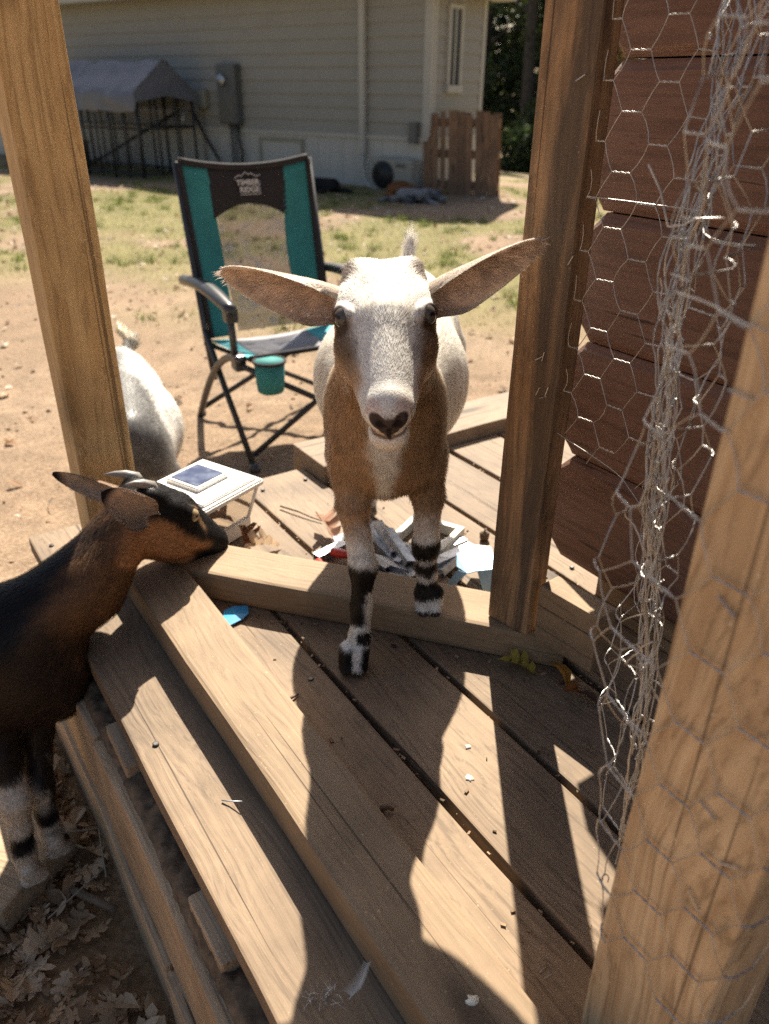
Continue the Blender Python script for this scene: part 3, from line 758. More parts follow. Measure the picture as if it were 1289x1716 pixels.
# deep wood behind, one mass
rg = np.random.default_rng(5); nl = 60000
p = np.stack([rg.uniform(-6, 26, nl), rg.uniform(25, 31, nl), rg.uniform(0, 1, nl)**.9*9-1.6], 1)
p[:, 2] += (fbm(p*[1, 0, 0], .5, 2, 8)-.5)*2
a = nrm(rg.normal(0, 1, (nl, 3))); b = nrm(np.cross(a, rg.normal(0, 1, (nl, 3)))); s = rg.uniform(.2, .42, nl)[:, None]
V = np.stack([p-a*s*.5, p+b*s*.35, p+a*s*.5, p-b*s*.35], 1).reshape(-1, 3)
cc = np.array(GREEN)[rg.integers(0, 4, nl)]*rg.uniform(.5, 1.1, nl)[:, None]
o = bpy.data.objects.new('far_wood', fast_mesh('far_wood', V, None, np.arange(nl*4).reshape(-1, 4), M_foliage, np.repeat(cc, 4, 0), smooth=False))
COL.objects.link(o); tag(o, 'dark mass of woodland foliage far behind the house', 'wood', kind='stuff')
# low shrubs at the edge of the wood
for i, (x, y) in enumerate(((2.6, 16.6), (3.4, 17.0), (4.3, 16.8), (5.3, 17.2))):
    zg = ground_z(np.array([[x, y, 0.]]))[0]; nl = 2600
    sh = empty('shrub', (x, y, zg), ['small dark shrub next to the pallet at the edge of the wood', 'rounded dark shrub second from the pallet below the trees', 'dark shrub between two tree trunks near the door post', 'shrub at the wood edge hidden beside the log shed'][i], 'shrub', 'shrubs at the foot of the wood')
    p = nrm(rg.normal(0, 1, (nl, 3)))*rg.uniform(.3, 1, nl)[:, None]**.5*[.55, .5, .5] + [0, 0, .35]; p[:, 2] = np.abs(p[:, 2])
    p *= (.75+.6*fbm(p+i*3, 3, 2, 4))[:, None]
    a = nrm(rg.normal(0, 1, (nl, 3))); b = nrm(np.cross(a, rg.normal(0, 1, (nl, 3)))); s = rg.uniform(.05, .12, nl)[:, None]
    V = np.stack([p-a*s*.5, p+b*s*.3, p+a*s*.5, p-b*s*.3], 1).reshape(-1, 3)
    cc = np.array([.05, .075, .022])*rg.uniform(.5, 1.4, nl)[:, None]
    o = bpy.data.objects.new('foliage', fast_mesh('foliage', V, None, np.arange(nl*4).reshape(-1, 4), M_foliage, np.repeat(cc, 4, 0), smooth=False)); COL.objects.link(o); o.parent = sh
    mb = MB()
    for k in range(5): mb.tube([(0, 0, -.05), (rg.normal(0, .2), rg.normal(0, .2), .5)], [.02, .008], 5)
    mb.build('stems', M_bark, sh)

# ------------------------------------------------------------------ grass, fallen leaves, clods
nb_ = 170000
gp = np.stack([RNG.uniform(-6, 6.5, nb_), RNG.uniform(3.0, 15, nb_), np.zeros(nb_)], 1)
keep = RNG.uniform(0, 1, nb_) < grass_mask(gp)*.95 + .015; gp = gp[keep]
hs = corner[:2]; side_ok = ~(((gp[:, :2]-hs)@WN[:2] < .02) & ((gp[:, :2]-hs)@WD[:2] < .02)); gp = gp[side_ok]
gp[:, 2] = ground_z(gp); n = len(gp)
ang = RNG.uniform(0, 6.28, n); hgt_ = RNG.uniform(.008, .028, n)*(.7+.06*gp[:, 1]); wd_ = RNG.uniform(.002, .0045, n)
sd_ = np.stack([np.cos(ang), np.sin(ang), 0*ang], 1)*wd_[:, None]
tip = gp + np.stack([RNG.normal(0, .5, n)*hgt_, RNG.normal(0, .5, n)*hgt_, hgt_], 1)
V = np.stack([gp-sd_-[0, 0, .01], gp+sd_-[0, 0, .01], tip], 1).reshape(-1, 3)
yel = np.clip(fbm(gp*[1, 1, 0], .9, 3, 91)[:, None]*1.5-.25+RNG.normal(0, .25, n)[:, None], 0, 1)
cc = (np.array([.15, .20, .045])*(1-yel) + np.array([.42, .35, .18])*yel)*RNG.uniform(.7, 1.2, n)[:, None]
nt2 = 420; tc = np.stack([RNG.uniform(-5, 5.5, nt2*6), RNG.uniform(3.4, 11, nt2*6), np.zeros(nt2*6)], 1); tc = tc[RNG.uniform(0, 1, len(tc)) < grass_mask(tc)*.8+.04][:nt2]
tc = tc[~(((tc[:, :2]-hs)@WN[:2] < .05) & ((tc[:, :2]-hs)@WD[:2] < .05))]; kb2 = 34
bp = np.repeat(tc, kb2, 0) + np.column_stack([RNG.normal(0, .03, (len(tc)*kb2, 2)), np.zeros(len(tc)*kb2)]); bp[:, 2] = ground_z(bp); n2_ = len(bp)
h2_ = RNG.uniform(.03, .085, n2_)*np.repeat(RNG.uniform(.5, 1.2, len(tc)), kb2); ag = RNG.uniform(0, 6.28, n2_); sd2 = np.stack([np.cos(ag), np.sin(ag), 0*ag], 1)*.003
tip2 = bp + np.stack([RNG.normal(0, .55, n2_)*h2_, RNG.normal(0, .55, n2_)*h2_, h2_], 1)
V = np.concatenate([V, np.stack([bp-sd2, bp+sd2, tip2], 1).reshape(-1, 3)]); cc = np.concatenate([cc, np.array([.15, .185, .045])*RNG.uniform(.6, 1.5, n2_)[:, None]]); n = n + n2_
o = bpy.data.objects.new('grass', fast_mesh('grass', V, np.arange(n*3).reshape(-1, 3), None, M_grass, np.repeat(cc, 3, 0), smooth=False)); COL.objects.link(o)
tag(o, 'short sparse yellow green grass on the sandy yard', 'grass', kind='stuff')

OAK = [(0, -.5), (.05, -.38), (.16, -.36), (.22, -.25), (.10, -.20), (.28, -.10), (.34, .03), (.14, .02), (.30, .17), (.26, .30), (.10, .22), (.12, .38), (0, .5),
       (-.12, .38), (-.10, .22), (-.26, .30), (-.30, .17), (-.14, .02), (-.34, .03), (-.28, -.10), (-.10, -.20), (-.22, -.25), (-.16, -.36), (-.05, -.38)]
PLAIN = [(0, -.5), (.12, -.3), (.2, -.05), (.17, .2), (0, .5), (-.17, .2), (-.2, -.05), (-.12, -.3)]
def leaf_geo(shape, size, curl, rg):
    """outline fan round a mid rib, curled"""
    sh = np.array(shape)*size; n = len(sh)
    mid = np.stack([np.zeros(n), sh[:, 1]*.85], 1)
    V = np.concatenate([sh, mid]); z = curl*(np.abs(V[:, 0])/size*2)**1.5*size*.6 + curl*.5*np.cos(V[:, 1]/size*3.)*size*.25 + rg.normal(0, .01*size, len(V))
    V = np.column_stack([V, z]); T = []
    for i in range(n):
        j = (i+1) % n; T += [(i, j, n+j), (i, n+j, n+i)]
    return V, np.array(T)
def leaves(name, P, sizes, shape_p, cols, label, seed, tilt=.35):
    rg = np.random.default_rng(seed); VV = []; TT = []; CC = []; b = 0
    lib = [leaf_geo(OAK if k < 5 else PLAIN, 1., rg.uniform(-.9, 1.3), rg) for k in range(10)]
    for p, s in zip(P, sizes):
        V, T = lib[rg.integers(0, 5) if rg.random() < shape_p else rg.integers(5, 10)]
        a = rg.uniform(0, 6.28); R = np.array(Matrix.Rotation(a, 3, 'Z') @ Matrix.Rotation(rg.normal(0, tilt), 3, 'X') @ Matrix.Rotation(rg.normal(0, tilt), 3, 'Y'))
        q = (V*s)@R.T; q[:, 2] -= q[:, 2].min()*.8; VV.append(q+p); TT.append(T+b); b += len(V)
        CC.append(np.repeat((np.array(cols[rg.integers(0, len(cols))])*rg.uniform(.7, 1.25))[None], len(V), 0))
    o = bpy.data.objects.new(name, fast_mesh(name, np.concatenate(VV), np.concatenate(TT), None, M_leaf, np.concatenate(CC), smooth=True)); COL.objects.link(o)
    if label: tag(o, label, 'leaves', kind='stuff')
    return o
DRY = [(.60, .49, .37), (.70, .61, .50), (.38, .25, .15), (.30, .17, .09), (.46, .33, .22)]
n = 5200; P = np.stack([RNG.uniform(-5, 5, n), 1.9+RNG.uniform(0, 1, n)**.7*8.2, np.zeros(n)], 1)
P = P[~(((P[:, :2]-hs)@WN[:2] < .05) & ((P[:, :2]-hs)@WD[:2] < .05))]
P = P[(P@DV < -1.5)]; dens = fbm(P*[1, 1, 0], 1.2, 3, 61); P = P[dens+RNG.normal(0, .12, len(P)) > .44 - .05*sstep(3, 6, P[:, 1])]
P[:, 2] = ground_z(P)
leaves('yard_leaves', P, RNG.uniform(.018, .062, len(P)), .6, DRY, 'scattered pale dry leaves fallen over the sandy yard', 11)
BR = [(.46, .30, .17), (.60, .43, .27), (.36, .22, .12), (.70, .54, .36), (.50, .33, .19)]
n = 6500; s_ = RNG.uniform(-.5, .075, n); t_ = RNG.uniform(-1.35, .1, n); P = st(0, 0)+np.outer(s_, NV)+np.outer(t_, DV)
dens = fbm(P*[1, 1, 0], 3, 3, 66); P = P[dens+RNG.normal(0, .12, n) > .35]; P[:, 2] = ground_z(P)+RNG.uniform(0, .015, len(P))
leaves('leaf_litter', P, RNG.uniform(.012, .075, len(P))*RNG.choice([.3, .5, .8, 1], len(P)), .55, BR, 'brown leaf litter and chips on dark soil below the deck edge', 12, .45)
# clods and small stones
n = 5200; P = np.stack([RNG.uniform(-2.4, 1.6, n), RNG.uniform(.3, 5.5, n), np.zeros(n)], 1); P[:, 2] = ground_z(P)
octa = np.array([(1, 0, 0), (-1, 0, 0), (0, 1, 0), (0, -1, 0), (0, 0, .7), (0, 0, -.7)], float); of = np.array([(0, 2, 4), (2, 1, 4), (1, 3, 4), (3, 0, 4), (2, 0, 5), (1, 2, 5), (3, 1, 5), (0, 3, 5)])
V = (octa[None]*RNG.uniform(.6, 1.4, (n, 6, 1))*(.002+.008*RNG.uniform(0, 1, n)**4)[:, None, None] + P[:, None]).reshape(-1, 3)
T = (of[None]+np.arange(n)[:, None, None]*6).reshape(-1, 3)
cc = np.repeat(np.array([.26, .16, .095])*RNG.uniform(.3, 1.3, n)[:, None], 6, 0)
o = bpy.data.objects.new('clods', fast_mesh('clods', V, T, None, M_skin, cc)); COL.objects.link(o); tag(o, 'small clods and pebbles strewn on the sandy ground', 'clods', kind='stuff')

# ------------------------------------------------------------------ organic bodies: signed distance field -> surface nets
class Field:
    def __init__(s, lo, hi, h):
        s.h = h; s.lo = np.array(lo, float); s.n = np.ceil((np.array(hi)-s.lo)/h).astype(int)+1
        s.F = np.full(s.n, .2, np.float32)
    def _win(s, lo, hi):
        a = np.clip(np.floor((lo-s.lo)/s.h).astype(int), 0, s.n); b = np.clip(np.ceil((hi-s.lo)/s.h).astype(int)+1, 0, s.n)
        if (b <= a).any(): return None, None
        sl = tuple(slice(x, y) for x, y in zip(a, b))
        g = [s.lo[i]+s.h*np.arange(a[i], b[i]) for i in range(3)]
        return sl, (g[0][:, None, None].astype(np.float32), g[1][None, :, None].astype(np.float32), g[2][None, None, :].astype(np.float32))
    def _comb(s, sl, d, k, sub):
        A = s.F[sl]
        if sub: A, d, = -A, d
        hh = np.clip(.5+.5*(A-d)/k, 0, 1); r = A*(1-hh)+d*hh - k*hh*(1-hh)
        s.F[sl] = -r if sub else r
    def cone(s, a, b, ra, rb, k=.02, sub=False):
        a = np.array(a, float); b = np.array(b, float); m = max(ra, rb)+k*1.5+.01
        sl, g = s._win(np.minimum(a, b)-m, np.maximum(a, b)+m)
        if sl is None: return
        ba = b-a; L2 = max(ba@ba, 1e-9)
        px, py, pz = (g[i]-a[i] for i in range(3))
        t = np.clip((px*ba[0]+py*ba[1]+pz*ba[2])/L2, 0, 1)
        d = np.sqrt((px-t*ba[0])**2+(py-t*ba[1])**2+(pz-t*ba[2])**2) - (ra+(rb-ra)*t)
        s._comb(sl, d, k, sub)
    def chain(s, pts, rad, k=.012):
        for i in range(len(pts)-1): s.cone(pts[i], pts[i+1], rad[i], rad[i+1], k)
    def ell(s, c, rad, R=None, k=.02, sub=False):
        c = np.array(c, float); R = np.eye(3) if R is None else np.array(R); rad = np.array(rad, float)
        m = rad.max()+k*1.5+.01
        sl, g = s._win(c-m, c+m)
        if sl is None: return
        p = [g[i]-c[i] for i in range(3)]
        q = [p[0]*R[0, j]+p[1]*R[1, j]+p[2]*R[2, j] for j in range(3)]
        k0 = np.sqrt(sum((q[j]/rad[j])**2 for j in range(3))); k1 = np.sqrt(sum((q[j]/rad[j]**2)**2 for j in range(3)))+1e-6
        s._comb(sl, k0*(k0-1)/k1, k, sub)
    def mesh(s, smooth=1):
        F_ = s.F; S = F_ < 0; n = s.n
        cs_ = [(i, j, k) for i in (0, 1) for j in (0, 1) for k in (0, 1)]
        cnt = sum(S[i:n[0]-1+i, j:n[1]-1+j, k:n[2]-1+k].astype(np.int8) for i, j, k in cs_)
        act = (cnt > 0) & (cnt < 8); ci = np.argwhere(act); M = len(ci)
        vid = np.full(act.shape, -1, np.int32); vid[act] = np.arange(M)
        val = np.stack([F_[ci[:, 0]+i, ci[:, 1]+j, ci[:, 2]+k] for i, j, k in cs_], 1)
        pos = np.zeros((M, 3)); w = np.zeros(M); cc = np.array(cs_, float)
        for a in range(8):
            for b in range(a+1, 8):
                if np.abs(cc[a]-cc[b]).sum() != 1: continue
                x = (val[:, a] < 0) != (val[:, b] < 0)
                t = np.where(x, val[:, a]/(val[:, a]-val[:, b]+1e-12), 0)
                pos += np.where(x[:, None], cc[a]+(cc[b]-cc[a])*t[:, None], 0); w += x
        V = s.lo + s.h*(ci + pos/w[:, None])
        Q = []
        for ax in range(3):
            o = [(1, 0, 0), (0, 1, 0), (0, 0, 1)][ax]
            A = S[:n[0]-o[0], :n[1]-o[1], :n[2]-o[2]]; B = S[o[0]:, o[1]:, o[2]:]
            e = np.argwhere(A != B); e = e[(e[:, (ax+1) % 3] > 0) & (e[:, (ax+2) % 3] > 0)]
            e = e[(e < (n-1)).all(1)]
            flip = A[e[:, 0], e[:, 1], e[:, 2]]
            u = np.zeros(3, int); u[(ax+1) % 3] = 1; v = np.zeros(3, int); v[(ax+2) % 3] = 1
            q = np.stack([vid[tuple((e-u-v).T)], vid[tuple((e-v).T)], vid[tuple(e.T)], vid[tuple((e-u).T)]], 1)
            q[~flip] = q[~flip][:, ::-1]; Q.append(q[(q >= 0).all(1)])
        Q = np.concatenate(Q)
        for _ in range(smooth):
            acc = np.zeros_like(V); c_ = np.zeros(len(V))
            for a in range(4):
                for b in ((a+1) % 4, (a-1) % 4):
                    np.add.at(acc, Q[:, a], V[Q[:, b]]); np.add.at(c_, Q[:, a], 1)
            V = V*.5 + .5*acc/np.maximum(c_, 1)[:, None]
        return V, Q
def vnormals(V, Q):
    fn = np.cross(V[Q[:, 2]]-V[Q[:, 0]], V[Q[:, 3]]-V[Q[:, 1]]) if Q.shape[1] == 4 else np.cross(V[Q[:, 1]]-V[Q[:, 0]], V[Q[:, 2]]-V[Q[:, 0]])
    N = np.zeros_like(V)
    for k in range(Q.shape[1]): np.add.at(N, Q[:, k], fn)
    return nrm(N)

class Head:
    """a: poll->nose, l: lateral, d: dorsal"""
    def __init__(s, O, a, l, S=1.):
        s.O = np.array(O, float); s.a = nrm(a); l = np.array(l, float); s.l = nrm(l-s.a*(l@s.a)); s.d = -np.cross(s.l, s.a); s.S = S
        s.R = np.stack([s.a, s.l, s.d], 1)
    def p(s, a, l, d): return s.O + s.S*(s.a*a+s.l*l+s.d*(d-.13*max(0, a-.03)))       # the face slopes towards the nose
    def loc(s, P):
        L = ((P-s.O)@s.R)/s.S; L[:, 2] += .13*np.maximum(0, L[:, 0]-.03); return L
EYE = (.080, .0412, -.0165)
def eye_frame(h, m):
    out = nrm(h.l*m*.80 + h.a*.36 + h.d*.42); hor = nrm(np.cross(ZV, out)); return out, hor, np.cross(out, hor)
def add_head(F, h):
    S = h.S
    E = lambda c, r, k=.015, sub=False: F.ell(h.p(*c), np.array(r)*S, h.R, k*S, sub)
    C = lambda c0, c1, r0, r1, k=.015, sub=False: F.cone(h.p(*c0), h.p(*c1), r0*S, r1*S, k*S, sub)
    E((.030, 0, -.042), (.048, .051, .038), .02)                 # cranium
    for m in (-1, 1): E((.010, m*.028, -.014), (.014, .013, .008), .018)       # horn buds
    E((.055, 0, -.027), (.052, .046, .028), .02)                 # forehead
    for m in (-1, 1):
        E((.058, m*.038, -.020), (.022, .013, .013), .014)       # brow
        E((.072, m*.035, -.060), (.048, .020, .036), .018)       # cheek
        C((.095, m*.029, -.042), (.172, m*.013, -.046), .022, .0135, .013)
    C((.085, 0, -.028), (.176, 0, -.034), .034, .0205, .016)     # nose bridge
    E((.183, 0, -.039), (.025, .0220, .0215), .011)               # muzzle
    C((.045, 0, -.090), (.165, 0, -.078), .027, .0165, .02)      # jaw
    E((.182, 0, -.073), (.018, .0205, .0155), .010)              # chin / lower lip
    C((.203, 0, -.061), (.194, .018, -.062), .0024, .0024, .004, True); C((.203, 0, -.061), (.194, -.018, -.062), .0024, .0024, .004, True)
    for m in (-1, 1):
        C((.194, m*.018, -.062), (.155, m*.029, -.067), .0024, .002, .004, True)                 # mouth line
        C((.208, m*.0055, -.040), (.203, m*.0115, -.031), .0036, .0030, .003, True)              # nostrils
        c = h.p(EYE[0], m*EYE[1], EYE[2]); out, hor, ver = eye_frame(h, m)
        F.ell(c + out*.004*S, np.array((.0122, .0092, .0115))*S, np.stack([hor, ver, out], 1), .004*S, True)
        rp = [c + out*(.0030 if math.sin(q)*ver[2] > 0 else .0012)*S + S*(hor*.0138*math.cos(q)+ver*.0100*math.sin(q)) for q in np.linspace(0, 2*math.pi, 17)]
        for i in range(16): F.cone(rp[i], rp[i+1], .0021*S, .0021*S, .006)
    C((.207, 0, -.034), (.203, 0, -.058), .0014, .0014, .003, True)                              # philtrum
def add_leg(F, pts, hoof_dir, S=1., hind=False, r=None):
    """pts: from body to fetlock and the hoof base point"""
    F.chain(pts[:-1], r, .014*S)
    fet = np.array(pts[-2]); hb = np.array(pts[-1]); hd = nrm(np.array(hoof_dir, float)); sd = np.cross(hd, ZV)
    F.cone(fet, (fet+hb)/2+ZV*.006, r[-1], r[-1]*.95, .008)
    for m in (-1, 1):
        c = hb + sd*m*.0085*S
        F.cone(c+ZV*.030*S, c+hd*.012*S+ZV*.010*S, .0125*S, .0105*S, .004)
        F.cone(c-hd*.004+ZV*.010*S, c+hd*.018*S+ZV*.0085*S, .0105*S, .008*S, .003)
def ear_mesh(base, tip, opening, width, cup=.5, nu=20, nv=11, droop=0., thick=.0022, bw=.72):
    """cupped leaf, opening = direction the inside of the ear faces"""
    base = np.array(base, float); tip = np.array(tip, float); ax = tip-base; L = np.linalg.norm(ax); x = ax/L
    o = np.array(opening, float); o = nrm(o-x*(o@x)); s_ = np.cross(x, o)
    V = []; 
    for side in (1, -1):
        for i in range(nu):
            u = 1-(1-i/(nu-1))**1.5; prof = max(0, 1-((u-.3)/.7)**2)**.5 if u > .3 else bw+(1-bw)*sstep(0, .3, u)
            w = width*.5*max(prof, .03)
            for j in range(nv):
                v = -1+2*j/(nv-1); am = (1.5-1.0*u)*cup*2; ang = v*am; R_ = w/max(math.sin(min(am, 1.5)), .15)
                y = math.sin(ang)*R_; zc = (1-math.cos(ang))*R_
                p = base + x*L*u + s_*y + o*(zc*.9 + thick*side*(1-abs(v)**4*.8)) - ZV*droop*u*u*L
                V.append(p)
    V = np.array(V); Q = []
    m = nu*nv
    for i in range(nu-1):
        for j in range(nv-1):
            a = i*nv+j; Q.append((a, a+1, a+nv+1, a+nv)); Q.append((m+a, m+a+nv, m+a+nv+1, m+a+1))
    for i in range(nu-1):
        for j in (0, nv-1):
            a = i*nv+j; q = (a, a+nv, m+a+nv, m+a); Q.append(q if j == 0 else q[::-1])
    for j in range(nv-1):
        a = (nu-1)*nv+j; Q.append((a, a+1, m+a+1, m+a))
    inner = np.concatenate([np.ones(m), np.zeros(m)]); uu = np.tile(np.repeat(np.linspace(0, 1, nu), nv), 2); vv = np.tile(np.linspace(-1, 1, nv), 2*nu)
    return V, np.array(Q), inner, uu, vv, x

def fur(name, V, Q, N, n, colf, lenf, flowf, seed, parent, width=.00030, lift=.26, rough=.25, mask=None, liftf=None):
    rg = np.random.default_rng(seed)
    A = np.linalg.norm(np.cross(V[Q[:, 2]]-V[Q[:, 0]], V[Q[:, 3]]-V[Q[:, 1]]), axis=1)
    fc = V[Q].mean(1); ln = lenf(fc); dens = A/np.clip(ln, .004, .03)**.75*(ln > .0008)
    if mask is not None: dens = dens*mask[Q].min(1)
    fi = rg.choice(len(Q), n, p=dens/dens.sum())
    a, b = rg.random(n)[:, None], rg.random(n)[:, None]; q = V[Q[fi]]; nn = N[Q[fi]]
    lerp = lambda g: (g[:, 0]*(1-a)+g[:, 1]*a)*(1-b) + (g[:, 3]*(1-a)+g[:, 2]*a)*b
    p = lerp(q); nv = nrm(lerp(nn))
    L = lenf(p)*rg.uniform(.65, 1.25, n)
    fl = flowf(p, nv); clump = (np.stack([vnoise(p, 90, 3+k) for k in range(3)], 1)-.5)*1.1
    fl = nrm(fl); fl = fl + (clump*.8 + rg.normal(0, rough, (n, 3)))*np.clip(L/.012, .35, 1)[:, None]; fl = fl - nv*(fl*nv).sum(1, keepdims=True); fl = nrm(fl)
    d1 = nrm(fl + nv*(lift*rg.uniform(.6, 1.5, n)*(1 if liftf is None else liftf(p)))[:, None]); d2 = nrm(fl + nv*lift*.2 - ZV*.12)
    sd = nrm(np.cross(nv, d1) + nv*rg.normal(0, .12, n)[:, None])
    w = width*rg.uniform(.7, 1.3, n)[:, None]
    m = p + d1*(L*.5)[:, None]; tp = m + d2*(L*.5)[:, None]; p = p - nv*.001
    VV = np.stack([p-sd*w, p+sd*w, m+sd*w*.75, m-sd*w*.75, tp], 1).reshape(-1, 3)
    i0 = np.arange(n)*5
    QQ = np.stack([i0, i0+1, i0+2, i0+3], 1); TT = np.stack([i0+3, i0+2, i0+4], 1)
    g = np.cross(VV[QQ[:, 1]]-VV[QQ[:, 0]], VV[QQ[:, 3]]-VV[QQ[:, 0]]); fl_ = (g*nv).sum(1) < 0
    QQ[fl_] = QQ[fl_][:, ::-1]; TT[fl_] = TT[fl_][:, ::-1]
    c = colf(p)*rg.uniform(.72, 1.25, n)[:, None]*(.82+.36*vnoise(p, 140, 55))[:, None]
    sn = nrm(nv + fl*.15)
    me = fast_mesh(name, VV, TT, QQ, M_fur, np.repeat(np.clip(c, 0, .95), 5, 0), normals=np.repeat(sn, 5, 0))
    o = bpy.data.objects.new(name, me); COL.objects.link(o); world_child(o, parent)
    return o
def eyeball(h, m, parent, iris, r=.0122):
    nu, nv = 48, 32; V = []; C_ = []
    out, hor, ver = eye_frame(h, m); c = h.p(EYE[0], m*EYE[1], EYE[2]) - out*.0006
    for i in range(nv+1):
        th = math.pi*i/nv
        for j in range(nu):
            ph = 2*math.pi*j/nu; x = math.sin(th)*math.cos(ph); y = math.sin(th)*math.sin(ph); zz = math.cos(th)
            V.append(c + r*h.S*(hor*x+ver*y+out*zz))
            rr = math.hypot(x, y)
            if zz < 0: k = (.10, .07, .06)
            elif abs(y) < .17 and abs(x) < .52: k = (.006, .006, .008)
            elif rr < .86: k = tuple(np.array(iris)*(.7+.6*abs(math.sin(ph*9))))
            else: k = (.03, .022, .02)
            C_.append(k)
    idx = np.arange((nv+1)*nu).reshape(nv+1, nu); Q = []
    for i in range(nv):
        for j in range(nu): Q.append((idx[i, j], idx[i+1, j], idx[i+1, (j+1) % nu], idx[i, (j+1) % nu]))
    o = bpy.data.objects.new('eye', fast_mesh('eye', np.array(V), None, np.array(Q), M_eye, np.array(C_))); COL.objects.link(o); world_child(o, parent)
def mixc(c, m, k): return c*(1-m[:, None]) + np.array(k)*m[:, None]
def body_obj(name, V, Q, C_, parent, ear_from=None):
    me = fast_mesh(name, V, None, Q, M_skin, C_)
    if ear_from is not None:
        me.materials.append(M_ear); me.polygons.foreach_set('material_index', (Q[:, 0] >= ear_from).astype(np.int32))
    o = bpy.data.objects.new(name, me); COL.objects.link(o); world_child(o, parent); return o
def join(parts):
    VV, QQ, b = [], [], 0
    for V, Q in parts: VV.append(V); QQ.append(Q+b); b += len(V)
    return np.concatenate(VV), np.concatenate(QQ)

# ------------------------------------------------------------------ goat 1: white and tan goat on the sill
g1 = empty('goat', (.0, 1.05, 0), 'white and tan goat with black banded legs stepping over the sill', 'goat')
PH = math.radians(21.5)
h1 = Head(at(642, 425, .87), (.030, -math.cos(PH), -math.sin(PH)), (1, .03, .045), 1.01)
def build1(Fd):
    global hoofL, hoofR, kL, fL, kR, fR, tb_, tt_
    Fd.cone((0, .985, .320), (.008, 1.16, .318), .070, .104, .05)
    Fd.cone((.008, 1.16, .320), (.028, 1.37, .345), .110, .092, .05)
    Fd.cone((0, 1.00, .375), (.03, 1.38, .385), .062, .056, .04)
    Fd.ell((0, .945, .300), (.048, .050, .072), None, .035)
    for m in (-1, 1):
        Fd.ell((m*.047, .968, .305), (.029, .050, .082), None, .03)
        Fd.ell((.03+m*.052, 1.375, .300), (.045, .075, .095), None, .035)
    nb0 = h1.p(.02, 0, -.062)
    Fd.cone((0, .965, .365), (nb0+np.array([0, .96, .37]))/2, .064, .052, .035)
    Fd.cone((nb0+np.array([0, .96, .37]))/2, nb0, .052, .044, .03)
    add_head(Fd, h1)
    hoofL = gz(594, 1118, 0); hoofR = gz(718, 1022, .051)
    kL = at(609, 950, hoofL[1]+.035); fL = at(603, 1068, hoofL[1]+.012)
    kR = at(714, 915, hoofR[1]+.015); fR = at(716, 990, hoofR[1]+.004)
    LR = [.027, .0190, .0165, .0120, .0145]
    cmL = (kL*.45+fL*.55); cmR = (kR*.45+fR*.55)
    add_leg(Fd, [(-.049, .958, .28), (kL*.45+np.array([-.055, .955, .28])*.55), kL, cmL, fL, hoofL], (-.1, -1, 0), 1., r=LR)
    add_leg(Fd, [(.058, .968, .28), (kR*.45+np.array([.062, .965, .28])*.55), kR, cmR, fR, hoofR], (0, -1, 0), 1., r=LR)
    for hx, hy, m in ((-.035, 1.34, -1), (.082, 1.36, 1)):
        stif = np.array([.03+m*.06, 1.34, .235]); hock = np.array([hx, hy+.055, .145]); fe = np.array([hx, hy+.01, .038]); hb = np.array([hx, hy, .002])
        add_leg(Fd, [(.03+m*.055, 1.39, .30), stif, hock, (hock*.4+fe*.6), fe, hb], (0, -1, 0), 1., r=[.06, .038, .020, .0145, .0165])
    tb_ = np.array([.032, 1.455, .405]); tt_ = at(688, 402, 1.50)
    Fd.cone(tb_, tt_, .016, .007, .015)
Fd = Field((-.22, .58, -.01), (.24, 1.60, .64), .0034); build1(Fd); V1, Q1 = Fd.mesh(2)
Ff = Field((-.10, .60, .30), (.11, .955, .61), .0018); build1(Ff); Vf, Qf = Ff.mesh(3)
def headzone(P): L = h1.loc(P); return (L[:, 0] > .004) & (L[:, 2] > -.118) & (P[:, 1] < .94)
kf = headzone(Vf)[Qf].all(1); kc = ~(headzone(V1)[Q1].all(1))
V1, Q1 = join([(V1, Q1[kc]), (Vf, Qf[kf])])
earL = ear_mesh(h1.p(.026, -.043, -.034), at(371, 452, .83), h1.a*.8-ZV*.35-np.array([0, .3, 0]), .055, .7)
earR = ear_mesh(h1.p(.026, .043, -.034), at(909, 402, .82), h1.a*.7-ZV*.5-np.array([.2, .2, 0]), .052, .7)
NB = len(V1)
Vall, Qall = join([(V1, Q1), earL[:2], earR[:2]])
inner = np.concatenate([np.zeros(NB), earL[2], earR[2]]); isear = np.concatenate([np.zeros(NB), np.ones(len(earL[0])+len(earR[0]))])
Nall = vnormals(Vall, Qall)
for e0, e in ((NB, earL), (NB+len(earL[0]), earR)):
    pass
WHITE = np.array([.84, .79, .71]); TANC = np.array([.50, .325, .185]); DKB = np.array([.10, .055, .03]); BLK = np.array([.016, .013, .012]); CREAM = np.array([.70, .62, .50])
